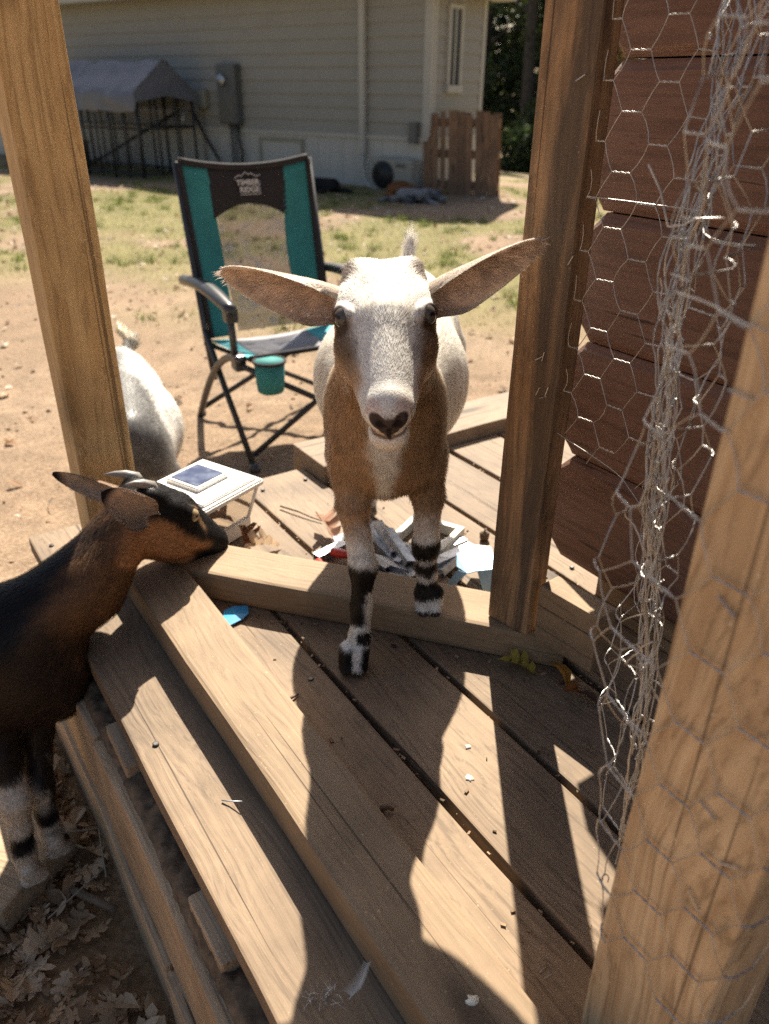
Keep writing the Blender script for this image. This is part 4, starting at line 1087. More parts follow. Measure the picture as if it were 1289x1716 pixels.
def col1(P):
    n1 = (fbm(P, 40, 3, 5)-.5); n2 = (fbm(P, 110, 2, 6)-.5)
    c = np.repeat(WHITE[None], len(P), 0)
    x, y, z_ = P[:, 0], P[:, 1], P[:, 2]
    L = h1.loc(P); hm = sstep(.05, .015, np.maximum(0, -(L[:, 0]-0.0)))*sstep(.14, .11, np.abs(L[:, 1]))*(L[:, 0] > -.03)*(L[:, 2] > -.125)*(y < .93)
    hm = (hm > .5)
    # body: tan shoulders and chest, cream stripe down the throat
    fr = sstep(1.035, .985, y + n1*.06 + (z_-.3)*.15 + np.abs(x)*.25)
    low = sstep(.17, .225, z_ + n1*.05)
    top = sstep(.50, .43, z_ - np.abs(x)*.2 + n1*.02 - (.95-y)*.35)
    stripe = sstep(.030, .017, np.abs(x-.000+n1*.012) + np.clip(.345-z_, 0, 1)*.16)
    tanm = fr*low*(1-stripe)*np.clip(top+.2, 0, 1)
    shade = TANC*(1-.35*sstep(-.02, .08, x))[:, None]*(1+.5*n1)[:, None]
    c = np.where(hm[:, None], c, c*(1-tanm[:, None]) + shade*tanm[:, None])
    gl = sstep(.24, .20, z_+n2*.03)*(y < 1.1); c = mixc(c, gl*(1-sstep(.26, .20, z_+n1*.03))*.0, TANC)
    # legs
    legL = (x < .012) & (y < 1.05) & (z_ < .22); legR = (x >= .012) & (y < 1.05) & (z_ < .27)
    zL = z_ + n1*.020
    bl = np.zeros(len(P))
    bl = np.maximum(bl, legL*sstep(.112, .118, zL)*sstep(.158, .150, zL)*1.)
    bl = np.maximum(bl, legL*sstep(.062, .068, zL)*sstep(.128, .12, zL)*(sstep(.012, .004, x-fL[0]+n2*.01)))
    bl = np.maximum(bl, legL*(np.hypot(x-(fL[0]+.006), z_-.052) < .0095+n2*.006)*(y < fL[1]+.01))
    toe = legL*sstep(.040, .034, zL)*np.clip(sstep(.004, .008, np.abs(x-hoofL[0]-.004+n2*.006)), 0, 1)
    bl = np.maximum(bl, toe)
    zR = z_-.051 + n1*.018
    bl = np.maximum(bl, legR*sstep(.026, .032, zR)*sstep(.118, .112, zR)*(1-.9*sstep(.006, .003, np.abs(zR-.058)))*(1-.8*sstep(.006, .002, np.abs(zR-.084))*(y < hoofR[1]+.01)))
    bl = np.maximum(bl, (y > 1.15)*sstep(.09, .06, z_+n1*.05)*(n1 > -.02)*.9)
    c = mixc(c, bl, BLK)
    hoof = (z_ < .012) | ((x >= .012) & (y < 1.1) & (z_ < .064) & (z_ > .04)); c = np.where((hoof & (y < 1.6))[:, None], np.array([.05, .04, .032]), c)
    # hind legs tan tone
    c = mixc(c, (y > 1.2)*sstep(.22, .16, z_)*sstep(.05, .10, z_)*.5, TANC)
    # head
    a, l, d = L[:, 0], np.abs(L[:, 1]), L[:, 2]
    hc = np.repeat(WHITE[None], len(P), 0)
    side = sstep(.036, .043, l + .005*(L[:, 1] < 0) + n1*.012 + np.clip(a-.10, 0, 1)*.20 + np.clip(-.045-d, 0, 1)*.15)*sstep(.055, .072, a)*sstep(.172, .150, a)*sstep(-.012, -.03, d)
    hc = mixc(hc, side, TANC*1.05)
    cheek = sstep(-.040, -.062, d+n1*.02)*sstep(.02, .032, l)*sstep(.16, .12, a); hc = mixc(hc, cheek*.9, TANC)
    band = sstep(.010, .005, np.abs(l-(.041-.16*np.clip(a-.085, 0, .1)) + n2*.006))*sstep(.085, .095, a)*sstep(.150, .125, a)*sstep(-.05, -.035, d)
    hc = mixc(hc, band*.45, DKB*1.3)
    eye = sstep(.0185, .0135, np.hypot((a-.084), (d+.019)*1.1)+n2*.003)*(l > .034); hc = mixc(hc, eye*.95, DKB*.5)
    low_ = sstep(.018, .008, np.hypot((a-.108)*.6, (d+.030)))*(l > .034)*(a > .085); hc = mixc(hc, low_*.5, DKB*1.6)
    bud = sstep(.021, .011, np.hypot(a-.016, l-.043)+n2*.012)*(d > -.05); hc = mixc(hc, bud*.85, DKB*1.2)
    temple = sstep(.045, .052, l)*sstep(.06, .03, a)*(d > -.05); hc = mixc(hc, temple*.5, TANC)
    throat = sstep(-.088, -.10, d); hc = mixc(hc, throat*.5, CREAM)
    lip = (a > .160)*sstep(-.048, -.054, d)*sstep(-.066, -.060, d)*(l < .03); hc = mixc(hc, lip*.75*sstep(.03, .0, L[:, 1]+.012), TANC*.8)
    pink = sstep(.014, .008, np.hypot(np.hypot(a-.196, l-.017), d+.024))*.45; hc = mixc(hc, pink*.8, (.62, .36, .27))
    wing = sstep(1.12, .90, np.hypot((l-.0105)/.0088, (d+.0335)/.0090)); bodyp = sstep(.0015, -.0015, l-(.0140-.40*np.clip(-.035-d, 0, 1)))*sstep(-.0240, -.0285, d)*sstep(-.0605, -.0575, d)
    pad = (a > .180)*np.maximum(wing, bodyp); hc = hc*(1-pad[:, None]) + pad[:, None]*np.array([.060, .045, .041])*(.7+.7*fbm(P, 260, 2, 31))[:, None]
    nos = sstep(.0062, .0035, np.hypot(np.hypot(a-.205, l-.0085)*.8, d+.0355)); hc = mixc(hc, nos*.9, (.012, .009, .009))
    phil = (a > .182)*(l < .0022)*(d < -.04)*(d > -.064); hc = mixc(hc, phil*1., (.02, .015, .015))
    mouth = (a > .15)*sstep(.0028, .0012, np.abs(d+.0620+.10*(.19-a)*(a > .15)))*(l < .03); hc = mixc(hc, mouth*.8, (.06, .035, .03))
    c = np.where(hm[:, None], hc, c)
    # tail tuft stays white
    return c
C1 = col1(Vall)
EO = np.array([.33, .22, .15]); EI = np.array([.60, .47, .38])
def earcol(P, inn):
    L = h1.loc(P); r = np.abs(L[:, 1]); n1 = fbm(P, 60, 3, 8)-.5
    o = np.array([.70, .60, .49])*(1+.4*n1)[:, None]
    i = EI*(1+1.1*n1)[:, None]
    u_e = np.concatenate([earL[3], earR[3]]); v_e = np.abs(np.concatenate([earL[4], earR[4]]))
    i = mixc(i, sstep(.80, .15, v_e+n1*.3)*sstep(.98, .35, u_e+n1*.2)*.62, (.24, .145, .115)); i = mixc(i, sstep(.78, .95, v_e)*.8, (.78, .70, .60))  # dark pinkish skin, with shading of the hollow painted in towards the base
    return np.where(inn[:, None] > .5, i, o)
C1[NB:] = earcol(Vall[NB:], inner[NB:])
body_obj('body', Vall, Qall, C1, g1, NB)
for m in (-1, 1): eyeball(h1, m, g1, (.085, .075, .066))
def eyed(P, h=None):
    h = h or h1; return np.minimum(np.linalg.norm(P-h.p(EYE[0], EYE[1], EYE[2]), axis=1), np.linalg.norm(P-h.p(EYE[0], -EYE[1], EYE[2]), axis=1))
def len1(P):
    L = h1.loc(P); a, l, d = L[:, 0], np.abs(L[:, 1]), L[:, 2]
    onhead = (a > -.01) & (a < .23) & (l < .075) & (d > -.11) & (P[:, 1] < .90)
    ln = np.full(len(P), .0165)
    ln = np.where(P[:, 2] < .225, .0072, ln); ln = np.where((P[:, 2] < .028) | ((P[:, 0] > .012) & (P[:, 1] < 1.1) & (P[:, 2] < .075)), .007, ln)
    hl = .0110 - .0075*sstep(.09, .19, a); hl = np.where(a < .03, .014, hl); hl = np.where(eyed(P) < .026, .0045, hl); ln = np.where(onhead, hl, ln)
    dead = onhead & (((a > .186) & ((np.hypot((l-.0105)/.0092, (d+.0335)/.0092) < 1.05) | ((l < .0150-.40*np.clip(-.035-d, 0, 1)) & (d < -.029) & (d > -.060)))) | (eyed(P) < .0150))
    ln = np.where(dead, 0., ln)
    ln = np.where((P[:, 2] < .010) | ((P[:, 0] > .012) & (P[:, 1] < 1.1) & (P[:, 2] < .061) & (P[:, 2] > .03)), 0., ln)
    tail = np.linalg.norm(P-(tb_*.4+tt_*.6), axis=1) < .06; ln = np.where(tail, .030, ln)
    return ln
def flow1(P, N_):
    L = h1.loc(P); a, l, d = L[:, 0], L[:, 1], L[:, 2]
    onhead = (a > -.01) & (np.abs(l) < .075) & (d > -.11) & (P[:, 1] < .90)
    fb = np.stack([P[:, 0]*1.5, np.full(len(P), .45), np.full(len(P), -1.)], 1)
    back = sstep(.34, .42, P[:, 2])*(P[:, 1] > .97); fb = fb*(1-back[:, None]) + np.array([0, 1., -.15])*back[:, None]
    fh = -h1.a*1. + h1.l*(l*14)[:, None]
    low = d < -.05; fh = np.where(low[:, None], -h1.a*.6 - h1.d*.8, fh)
    fl = np.where(onhead[:, None], fh, fb)
    tail = np.linalg.norm(P-(tb_*.4+tt_*.6), axis=1) < .07; fl = np.where(tail[:, None], nrm(tt_-tb_)*3, fl)
    return fl
fur('coat', V1, Q1, Nall[:NB], 280000, col1, len1, flow1, 3, g1, liftf=lambda P: np.where(headzone(P), .32, 1.))
# ear fringe
for (ev, eq, inn, uu, vv, ax), off in ((earL, 0), (earR, 1)):
    en = vnormals(ev, eq)
    outc = lambda P: np.array([.76, .66, .55])*(.8+.4*fbm(P, 60, 2, 9))[:, None]
    fur('ear_fur', ev, eq, en, 9000, outc, lambda P: np.full(len(P), .0032), lambda P, N_, ax=ax: np.repeat(ax[None], len(P), 0), 20+off, g1, mask=((inn < .5) | (np.abs(vv) > .85)).astype(float), lift=.3, width=.0002)
    inc = lambda P: np.array([.66, .54, .45])*(.6+.9*fbm(P, 70, 2, 10))[:, None]
    fur('ear_fur', ev, eq, en, 2200, inc, lambda P: np.full(len(P), .011), lambda P, N_, ax=ax: ax[None]*.8 + np.array([[0, 0, -.45]]), 30+off, g1, mask=((inn > .5) & (np.abs(vv) < .62)).astype(float), lift=.3, width=.0003)

# ------------------------------------------------------------------ goat 2: black and brown horned goat reaching over the deck edge
g2 = empty('goat', (-.62, .8, -.31), 'black and brown horned goat stretching its neck to the white lantern', 'goat')
O2 = at(240, 801, 1.02); n2_ = at(392, 868, 1.125)
a2 = nrm(n2_-O2); h2 = Head(O2, a2 + np.array([0, 0, .06]), (-a2[1], a2[0], 0), .98)
Fd = Field((-1.25, .50, -.325), (-.18, 1.24, .32), .0042)
Fd.cone((-.525, .86, -.025), (-.80, .77, -.03), .078, .108, .05)
Fd.cone((-.80, .77, -.03), (-1.10, .67, -.01), .108, .085, .05)
Fd.cone((-.57, .85, .055), (-1.08, .68, .05), .050, .045, .04)
Fd.ell((-.480, .875, -.035), (.050, .05, .075), None, .035)
nb2 = h2.p(.015, 0, -.060); nm = (nb2*.5+np.array([-.52, .865, .040])*.5) + np.array([0.01, -.01, -.016])
Fd.cone((-.54, .86, .035), nm, .070, .053, .04); Fd.cone(nm, nb2, .053, .041, .03)
add_head(Fd, h2)
hA = gz(52, 1474, -.309); hB = gz(93, 1428, -.309)
def leg2(hb, kpx, fpx, top, Yk):
    k_ = at(*kpx, hb[1]+Yk); fe = at(*fpx, hb[1]+.006); fe[2] = max(fe[2], hb[2]+.03)
    add_leg(Fd, [np.array(top), (np.array(top)*.5+k_*.5), k_, (k_*.45+fe*.55), fe, hb], (.75, .5, 0), 1., r=[.032, .024, .019, .0135, .016])
leg2(hA, (26, 1345), (40, 1425), (-.56, .82, -.05), .02)
leg2(hB, (66, 1320), (86, 1392), (-.53, .90, -.05), .02)
for m in (-1, 1):
    c = np.array([-1.06, .69+m*.05, 0]); hk = c + np.array([-.05, .01, -.15]); hb = c + np.array([-.02, 0, -.308-c[2]])
    Fd.ell(c + np.array([0, 0, -.02]), (.075, .045, .095), None, .03)
    add_leg(Fd, [c + np.array([.02, 0, -.06]), hk, hk*.4+(hb+ZV*.035)*.6, hb+ZV*.035, hb], (1, .3, 0), 1., r=[.05, .021, .015, .017])
V2, Q2 = Fd.mesh(2); NB2 = len(V2)
earN = ear_mesh(h2.p(.010, -.044, -.046), at(171, 824, .92), np.array([.25, -.85, .40]), .052, .6, bw=.45)
earF = ear_mesh(h2.p(.020, .040, -.035), at(88, 794, 1.06), np.array([.1, -.8, -.35]), .050, .42)
Vall, Qall = join([(V2, Q2), earN[:2], earF[:2]]); Nall2 = vnormals(Vall, Qall)
BRN = np.array([.27, .135, .06]); BK2 = np.array([.013, .011, .011])
def col2(P):
    n1 = fbm(P, 35, 3, 15)-.5; n2 = fbm(P, 100, 2, 16)-.5
    c = np.repeat(BK2[None], len(P), 0)
    L = h2.loc(P); a, l, d = L[:, 0], np.abs(L[:, 1]), L[:, 2]
    hd = (a > -.02) & (a < .24) & (l < .08) & (d > -.125)
    # neck brown on the sides, black nape
    ax_ = nrm(nb2-np.array([-.54, .86, .035])); rel = P-np.array([-.54, .86, .035]); tn = rel@ax_; perp = rel-np.outer(tn, ax_); up = perp[:, 2]
    neck = (~hd)*sstep(-.10, .02, tn+n1*.06)*sstep(.040, .022, up+n1*.03)*sstep(-.20, -.03, up+.02)
    c = mixc(c, neck*.62*sstep(.02, .12, tn+n1*.1), BRN)
    c = mixc(c, (~hd)*sstep(-.16, -.05, tn)*sstep(.03, .0, up)*.12, BRN)
    cheek = hd*sstep(-.036, -.048, d+n1*.015)*sstep(.155, .128, a+n1*.02)*sstep(.0, .02, a+.03); c = mixc(c, cheek*.95, BRN*1.55)
    st_ = hd*sstep(.006, .002, np.abs(l-.036+n2*.01))*sstep(.07, .09, a)*sstep(.135, .115, a)*(d > -.034); c = mixc(c, st_*.8, (.36, .21, .11))
    muz = hd*sstep(.150, .165, a); c = mixc(c, muz, BK2)
    lg = (P[:, 2] < -.12) & (P[:, 0] > -.75)
    wz = P[:, 2]+n1*.03; wh = lg*(sstep(-.125, -.14, wz)*sstep(-.225, -.21, wz) + sstep(-.240, -.250, wz)*sstep(-.315, -.30, wz))
    wh2 = wh*sstep(-.03, .0, (P-hA)@np.array([-.5, -.7, 0])+n1*.08+.035)
    c = mixc(c, np.clip(wh2, 0, 1), (.60, .53, .44))
    return c
C2 = col2(Vall)
def earcol2(P, inn, uu):
    n1 = fbm(P, 60, 3, 8)-.5
    o = np.array([.42, .28, .18])*(1+.5*n1)[:, None]; i = np.array([.52, .39, .31])*(1+.9*n1)[:, None]
    c = np.where(inn[:, None] > .5, i, o); return mixc(c, sstep(.62, .85, uu), BK2*1.5)
k0 = NB2
for e in (earN, earF):
    C2[k0:k0+len(e[0])] = earcol2(e[0], e[2], e[3]); k0 += len(e[0])
body_obj('body', Vall, Qall, C2, g2, NB2)
for m in (-1, 1): eyeball(h2, m, g2, (.30, .22, .12))
def len2(P):
    L = h2.loc(P); a, l, d = L[:, 0], np.abs(L[:, 1]), L[:, 2]
    hd = (a > -.01) & (a < .24) & (l < .08) & (d > -.12)
    ln = np.full(len(P), .014); ln = np.where(P[:, 2] < -.13, .008, ln); ln = np.where(hd, .0075-.004*sstep(.10, .18, a), ln)
    ln = np.where(hd & (((a > .192) & (l < .016)) | ((eyed(P) < .0150))), 0, ln)
    return np.where(P[:, 2] < -.296, 0, ln)
def flow2(P, N_):
    L = h2.loc(P); hd = (L[:, 0] > -.01) & (L[:, 2] > -.12) & (np.abs(L[:, 1]) < .08)
    ax_ = nrm(np.array([-.60, .83, .05])-nb2); fb = np.repeat((ax_+np.array([-.1, 0, -.35]))[None], len(P), 0)
    fb = np.where((P[:, 2] < -.1)[:, None], np.array([-.1, 0, -1.]), fb)
    return np.where(hd[:, None], -h2.a - ZV*.4, fb)
fur('coat', V2, Q2, Nall2[:NB2], 120000, col2, len2, flow2, 5, g2, mask=(V2[:, 0] > -.78).astype(float), width=.00028)
for (ev, eq, inn, uu, vv, ax), off in ((earN, 0), (earF, 1)):
    en = vnormals(ev, eq)
    fur('ear_fur', ev, eq, en, 5000, lambda P: np.array([.30, .19, .12])*(.7+.6*fbm(P, 60, 2, 9))[:, None], lambda P: np.full(len(P), .004), lambda P, N_, ax=ax: np.repeat(ax[None], len(P), 0), 40+off, g2, mask=(((inn < .5) | (np.abs(vv) > .85)) & (uu < .7)).astype(float), lift=.3, width=.0002)
    fur('ear_fur', ev, eq, en, 900, lambda P: np.array([.45, .40, .34])*(.6+.8*fbm(P, 60, 2, 9))[:, None], lambda P: np.full(len(P), .013), lambda P, N_, ax=ax: ax[None]*.8 + np.array([[0, 0, .2]]), 50+off, g2, mask=((inn > .5) & (uu < .6)).astype(float), lift=.45, width=.00025)
for m, tipx, Yt in ((-1, (210, 812), .985), (1, (175, 795), 1.035)):
    b = h2.p(.022, m*.020, -.006); e = at(*tipx, Yt); mid = (b+e)/2 + ZV*.006
    MB().tube([b-h2.d*.012, b*.75+e*.25+ZV*.005, mid, b*.25+e*.75+ZV*.004, e], [.0095, .009, .007, .0045, .001], 10).build('horn', M_horn, g2, True, world=True)

# ------------------------------------------------------------------ goat 3: white and grey goat behind the corner post
g3 = empty('goat', (-.65, 1.8, G), 'white and grey goat with raised tail standing behind the corner post', 'goat')
rp = np.array([-.735, 2.05, 0]); wp = np.array([-.590, 1.62, 0]); bd = nrm(wp-rp); sdv = np.array([-bd[1], bd[0], 0])
Fd = Field((-1.02, 1.34, G-.01), (-.25, 2.26, .32), .0058)
B = lambda t_, s_, z_: rp*(1-t_)+wp*t_ + sdv*s_ + ZV*z_
Fd.cone(B(0.08, 0, -.02), B(.5, 0, -.055), .098, .125, .05); Fd.cone(B(.5, 0, -.055), B(1., 0, -.05), .125, .092, .05)
Fd.cone(B(.05, 0, .045), B(1., 0, .02), .052, .055, .04)
h3 = Head(B(1.18, 0, -.06) + np.array([0.02, 0, -.02]), bd*.55 - ZV*.8 + np.array([.1, 0, 0]), sdv, .98)
Fd.cone(B(.98, 0, -.01), h3.p(.01, 0, -.06), .082, .05, .04); add_head(Fd, h3)
for t_, hind in ((.06, 1), (.97, 0)):
    for m in (-1, 1):
        top = B(t_, m*.062, -.09); hb = B(t_ - (.06 if hind else 0), m*.062, G+.004)
        kn_ = B(t_-(.12 if hind else -.02), m*.062, G+.15); fe = hb + ZV*.036
        if hind: Fd.ell(B(t_, m*.055, -.07), (.05, .06, .09), None, .03)
        add_leg(Fd, [top, kn_, kn_*.4+fe*.6, fe, hb], bd, 1., r=[.045, .021, .0155, .017])
tl0 = B(-.03, 0, .06); tl1 = at(222, 575, 2.10); tl2 = at(199, 553, 2.13)
Fd.cone(tl0, tl1, .016, .014, .015); Fd.cone(tl1, tl2, .014, .010, .015)
V3, Q3 = Fd.mesh(2)
e3 = [ear_mesh(h3.p(.02, m*.045, -.02), h3.p(.03, m*.15, -.03), h3.a, .05, .45) for m in (-1, 1)]
NB3 = len(V3); Vall, Qall = join([(V3, Q3), e3[0][:2], e3[1][:2]]); N3 = vnormals(Vall, Qall)
def col3(P):
    n1 = fbm(P, 22, 3, 25)-.5; n2 = fbm(P, 70, 2, 26)-.5
    rel = P-rp; t_ = (rel@bd)/np.linalg.norm(wp-rp); s_ = rel@sdv
    c = np.repeat(np.array([.80, .77, .71])[None], len(P), 0)
    w = .012 + .055*sstep(.25, .9, t_)
    g = sstep(w+.03, w-.01, np.abs(s_+n1*.05))*sstep(-.1, .2, t_)*(P[:, 2] > -.05)
    c = mixc(c, g*.85, (.08, .078, .075)); c = mixc(c, sstep(.70, 1.05, t_+n1*.25)*.75, (.11, .105, .10))
    c = mixc(c, sstep(.2, .6, n2+n1+.25)*.4*(t_ < 1), (.30, .29, .28))
    tl = (t_ < -.04) & (P[:, 2] > .05); c = mixc(c, tl*sstep(.10, .02, np.linalg.norm(P-tl2, axis=1)-.02), (.76, .66, .48)); c = mixc(c, tl*sstep(.03, .06, np.linalg.norm(P-tl2, axis=1))*.6, (.16, .14, .12))
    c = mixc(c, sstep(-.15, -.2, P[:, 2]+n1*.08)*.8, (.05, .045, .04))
    return c
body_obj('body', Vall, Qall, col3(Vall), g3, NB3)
for m in (-1, 1): eyeball(h3, m, g3, (.30, .22, .12))
def len3(P):
    tl = np.minimum(np.linalg.norm(P-tl1, axis=1), np.linalg.norm(P-tl2, axis=1)) < .05
    return np.where(tl, .035, np.where(P[:, 2] < G+.02, 0, np.where(P[:, 2] < -.18, .009, .018)))
def flow3(P, N_):
    f3 = -bd[None] + np.stack([0*P[:, 0], 0*P[:, 0], -.25-sstep(.05, -.1, P[:, 2])], 1)
    tl = np.minimum(np.linalg.norm(P-tl1, axis=1), np.linalg.norm(P-tl2, axis=1)) < .06
    return np.where(tl[:, None], nrm(tl2-tl0)*2, f3)
fur('coat', V3, Q3, N3[:NB3], 60000, col3, len3, flow3, 6, g3, width=.0005)

# ------------------------------------------------------------------ animals in the shade of the house
def lying(name, label, cat, P0, axis, S, c1, c2, seed, curled=False):
    o = empty(name, P0, label, cat); ax = nrm(np.array(axis, float)); sd = np.array([-ax[1], ax[0], 0]); sd = sd if sd[1] < 0 else -sd
    q = lambda x, y, z_: np.array(P0) + S*(ax*x + sd*y + ZV*z_)
    Fd = Field(q(0, 0, 0)-.75*S*np.array([1, 1, .05/.75])-[0, 0, .02], q(0, 0, 0)+.75*S*np.array([1, 1, .8]), .016*S)
    if curled:
        Fd.ell(q(0, 0, .13), np.array((.25, .18, .15))*S, np.stack([ax, sd, ZV], 1), .05)
        Fd.ell(q(.20, .10, .12), np.array((.10, .085, .085))*S, None, .03); Fd.cone(q(.25, .16, .10), q(.28, .2, .085), .04*S, .028*S, .02)
        for m in (0, .09): Fd.cone(q(.19+m, .08, .19), q(.20+m, .085, .235), .02*S, .006*S, .01)
        Fd.chain([q(-.22, .05, .06), q(-.18, .2, .05), q(.05, .24, .045)], [.04*S, .035*S, .025*S], .02)
        Fd.chain([q(.1, .12, .1), q(.16, .22, .03)], [.05*S, .03*S], .02)
    else:
        Fd.cone(q(-.28, 0, .13), q(.18, 0, .14), .13*S, .125*S, .05); Fd.cone(q(.18, 0, .15), q(.36, .04, .17), .10*S, .075*S, .04)
        Fd.ell(q(.42, .08, .12), np.array((.085, .075, .07))*S, None, .03); Fd.cone(q(.46, .12, .10), q(.54, .20, .07), .048*S, .03*S, .02)
        for m in (-1, 1): Fd.cone(q(.40, .06+m*.05, .17), q(.36, .08+m*.08, .12), .025*S, .014*S, .012)
        Fd.chain([q(.2, .10, .08), q(.30, .24, .04), q(.40, .30, .03)], [.055*S, .035*S, .03*S], .02)
        Fd.chain([q(-.25, .10, .09), q(-.10, .24, .05), q(-.18, .33, .03)], [.08*S, .045*S, .03*S], .02)
        Fd.chain([q(-.38, 0, .08), q(-.56, .04, .06), q(-.70, .10, .05)], [.05*S, .045*S, .03*S], .02)
    V, Q = Fd.mesh(1); N = vnormals(V, Q)
    cf = lambda P: (np.array(c1)[None]*(1-sstep(.4, .6, fbm(P, 5/S, 3, seed)))[:, None] + np.array(c2)[None]*sstep(.4, .6, fbm(P, 5/S, 3, seed))[:, None])
    body_obj('body', V, Q, cf(V), o)
    fur('coat', V, Q, N, 9000, cf, lambda P: np.full(len(P), .045*S), lambda P, n_: np.repeat((-ax-ZV*.4)[None], len(P), 0), seed, o, width=.0022*S)
P0 = gz(700, 339, G); lying('dog', 'grey and white shaggy dog asleep in the shade by the pallet', 'dog', P0*[1, 1, 0]+ZV*(G-.01), (1, -.15, 0), .58, (.34, .33, .33), (.09, .09, .10), 71)
P0 = gz(536, 321, G); lying('dog', 'black dog lying in the shade against the house skirting', 'dog', P0*[1, 1, 0]+ZV*(G-.01), (-1, .35, 0), .62, (.014, .013, .014), (.022, .02, .02), 72)
P0 = gz(671, 330, G); lying('cat', 'ginger cat curled up in front of the air conditioner', 'cat', P0*[1, 1, 0]+ZV*(G-.005), (1, 0, 0), .62, (.34, .14, .045), (.26, .10, .03), 73, True)

# ------------------------------------------------------------------ folding chair
CA = math.radians(30.); cx_ = np.array([math.cos(CA), math.sin(CA), 0]); cy_ = np.array([math.sin(CA), -math.cos(CA), 0])
CB = np.array([-.336, 2.56, G])
chair = empty('camp_chair', CB, 'teal and black folding camp chair with net back standing in the yard', 'chair')
def cp(x, y, z_): return CB + cx_*x + cy_*y + ZV*z_
def cpart(name, mb, mat, smooth=True, parent=None, bevel=0.):
    o = mb.build(name, mat, chair, smooth, world=True, bevel=bevel)
    if parent is not None: o.parent = parent; o.matrix_parent_inverse = Matrix.Identity(4)
    return o
HW = .220
def back(u, v):
    """u -1..1 across, v 0..1 from seat to top"""
    y = -.15 - .13*v - .035*(1-u*u)*math.sin(math.pi*min(1, v*1.1)) ; z_ = .33 + .54*v - .025*(1-u*u)*v
    return cp(u*(HW+.005-.012*(1-v)), y, z_)
def sheet(name, uv, mat, nu=14, nv=24, th=.004, f=back):
    """uv(i,j in 0..1) -> (u,v); a thin cloth with two faces"""
    P = np.array([[f(*uv(i/(nu-1), j/(nv-1))) for j in range(nv)] for i in range(nu)]).reshape(-1, 3)
    off = (cy_*.9+ZV*.3)*th; VV = np.concatenate([P, P-off]); m = nu*nv; Q = []
    for i in range(nu-1):
        for j in range(nv-1):
            a = i*nv+j; Q += [(a, a+1, a+nv+1, a+nv), (m+a, m+a+nv, m+a+nv+1, m+a+1)]
    for i in range(nu-1): Q += [(i*nv, i*nv+nv, m+i*nv+nv, m+i*nv), (i*nv+nv-1, m+i*nv+nv-1, m+i*nv+2*nv-1, i*nv+2*nv-1)]
    for j in range(nv-1): Q += [(j, m+j, m+j+1, j+1), ((nu-1)*nv+j, (nu-1)*nv+j+1, m+(nu-1)*nv+j+1, m+(nu-1)*nv+j)]
    o = bpy.data.objects.new(name, fast_mesh(name, VV, None, np.array(Q), mat)); COL.objects.link(o); world_child(o, chair); return o
inn_ = lambda v: .60 - .06*math.sin(v*3.1)                    # inner edge of the teal side strip
for m in (-1, 1):
    sheet('side_strip', lambda i, j, m=m: (m*(inn_(j) + (1-inn_(j))*i), j), M_teal)
    ed = [back(m*1.0, v)+cy_*.004 for v in np.linspace(0, 1, 20)]
    cpart('edge_binding', MB().tube(ed, .009, 6), M_blackfab)
arch = lambda u: .66 + .13*math.cos(u/.62*1.35)
hpanel = sheet('head_panel', lambda i, j: (-inn_(1)+2*inn_(1)*i, arch(-inn_(1)+2*inn_(1)*i) + (1-arch(-inn_(1)+2*inn_(1)*i))*j), M_blackfab, 24, 10)
sheet('back_net', lambda i, j: (-inn_(.5)*1.0+2*inn_(.5)*i, .02 + (arch(-inn_(.5)+2*inn_(.5)*i)-.02)*j), M_net, 24, 24, .001)
cpart('top_binding', MB().tube([back(u, 1.0)+ZV*.004 for u in np.linspace(-1, 1, 24)], .011, 8), M_blackfab)
# printed logo: mountains over two words
def logo_pt(u, v): return back(u*.6, .86+v) + (cy_*.95+ZV*.3)*.004
lr = nrm(back(.1, .9)-back(-.1, .9)); lu = nrm(back(0, .95)-back(0, .85)); ln_ = np.cross(lr, lu); ln_ = ln_ if ln_@cy_ > 0 else -ln_
def text_part(txt, ctr, size):
    cu = bpy.data.curves.new('logo_text', 'FONT'); cu.body = txt; cu.size = size; cu.align_x = 'CENTER'; cu.align_y = 'CENTER'; cu.extrude = .0006; cu.offset = .0008
    tmp = bpy.data.objects.new('tmp_text', cu); COL.objects.link(tmp)
    bpy.context.view_layer.update()
    me = bpy.data.meshes.new_from_object(tmp.evaluated_get(bpy.context.evaluated_depsgraph_get()))
    bpy.data.objects.remove(tmp); me.name = 'logo_text'; me.materials.clear(); me.materials.append(M_silver)
    o = bpy.data.objects.new('logo_text', me); COL.objects.link(o); o.parent = hpanel
    o.matrix_basis = Matrix(((lr[0], lu[0], ln_[0], ctr[0]), (lr[1], lu[1], ln_[1], ctr[1]), (lr[2], lu[2], ln_[2], ctr[2]), (0, 0, 0, 1)))
lc = back(-.02, .895) + ln_*.012
text_part('TIMBER', lc+lu*.010, .024); text_part('RIDGE', lc-lu*.012+lr*.004, .024)
mt_ = [(-.046, .024), (-.030, .034), (-.022, .030), (-.006, .043), (.004, .035), (.014, .039), (.030, .029), (.046, .033)]
cpart('logo_mountains', MB().tube([lc+lr*x+lu*y for x, y in mt_], .0016, 5), M_silver, parent=hpanel)
cpart('logo_line', MB().tube([lc+lr*x+lu*y for x, y in ((-.03, -.026), (.042, -.026), (.042, .016))], .0014, 5), M_silver, parent=hpanel)
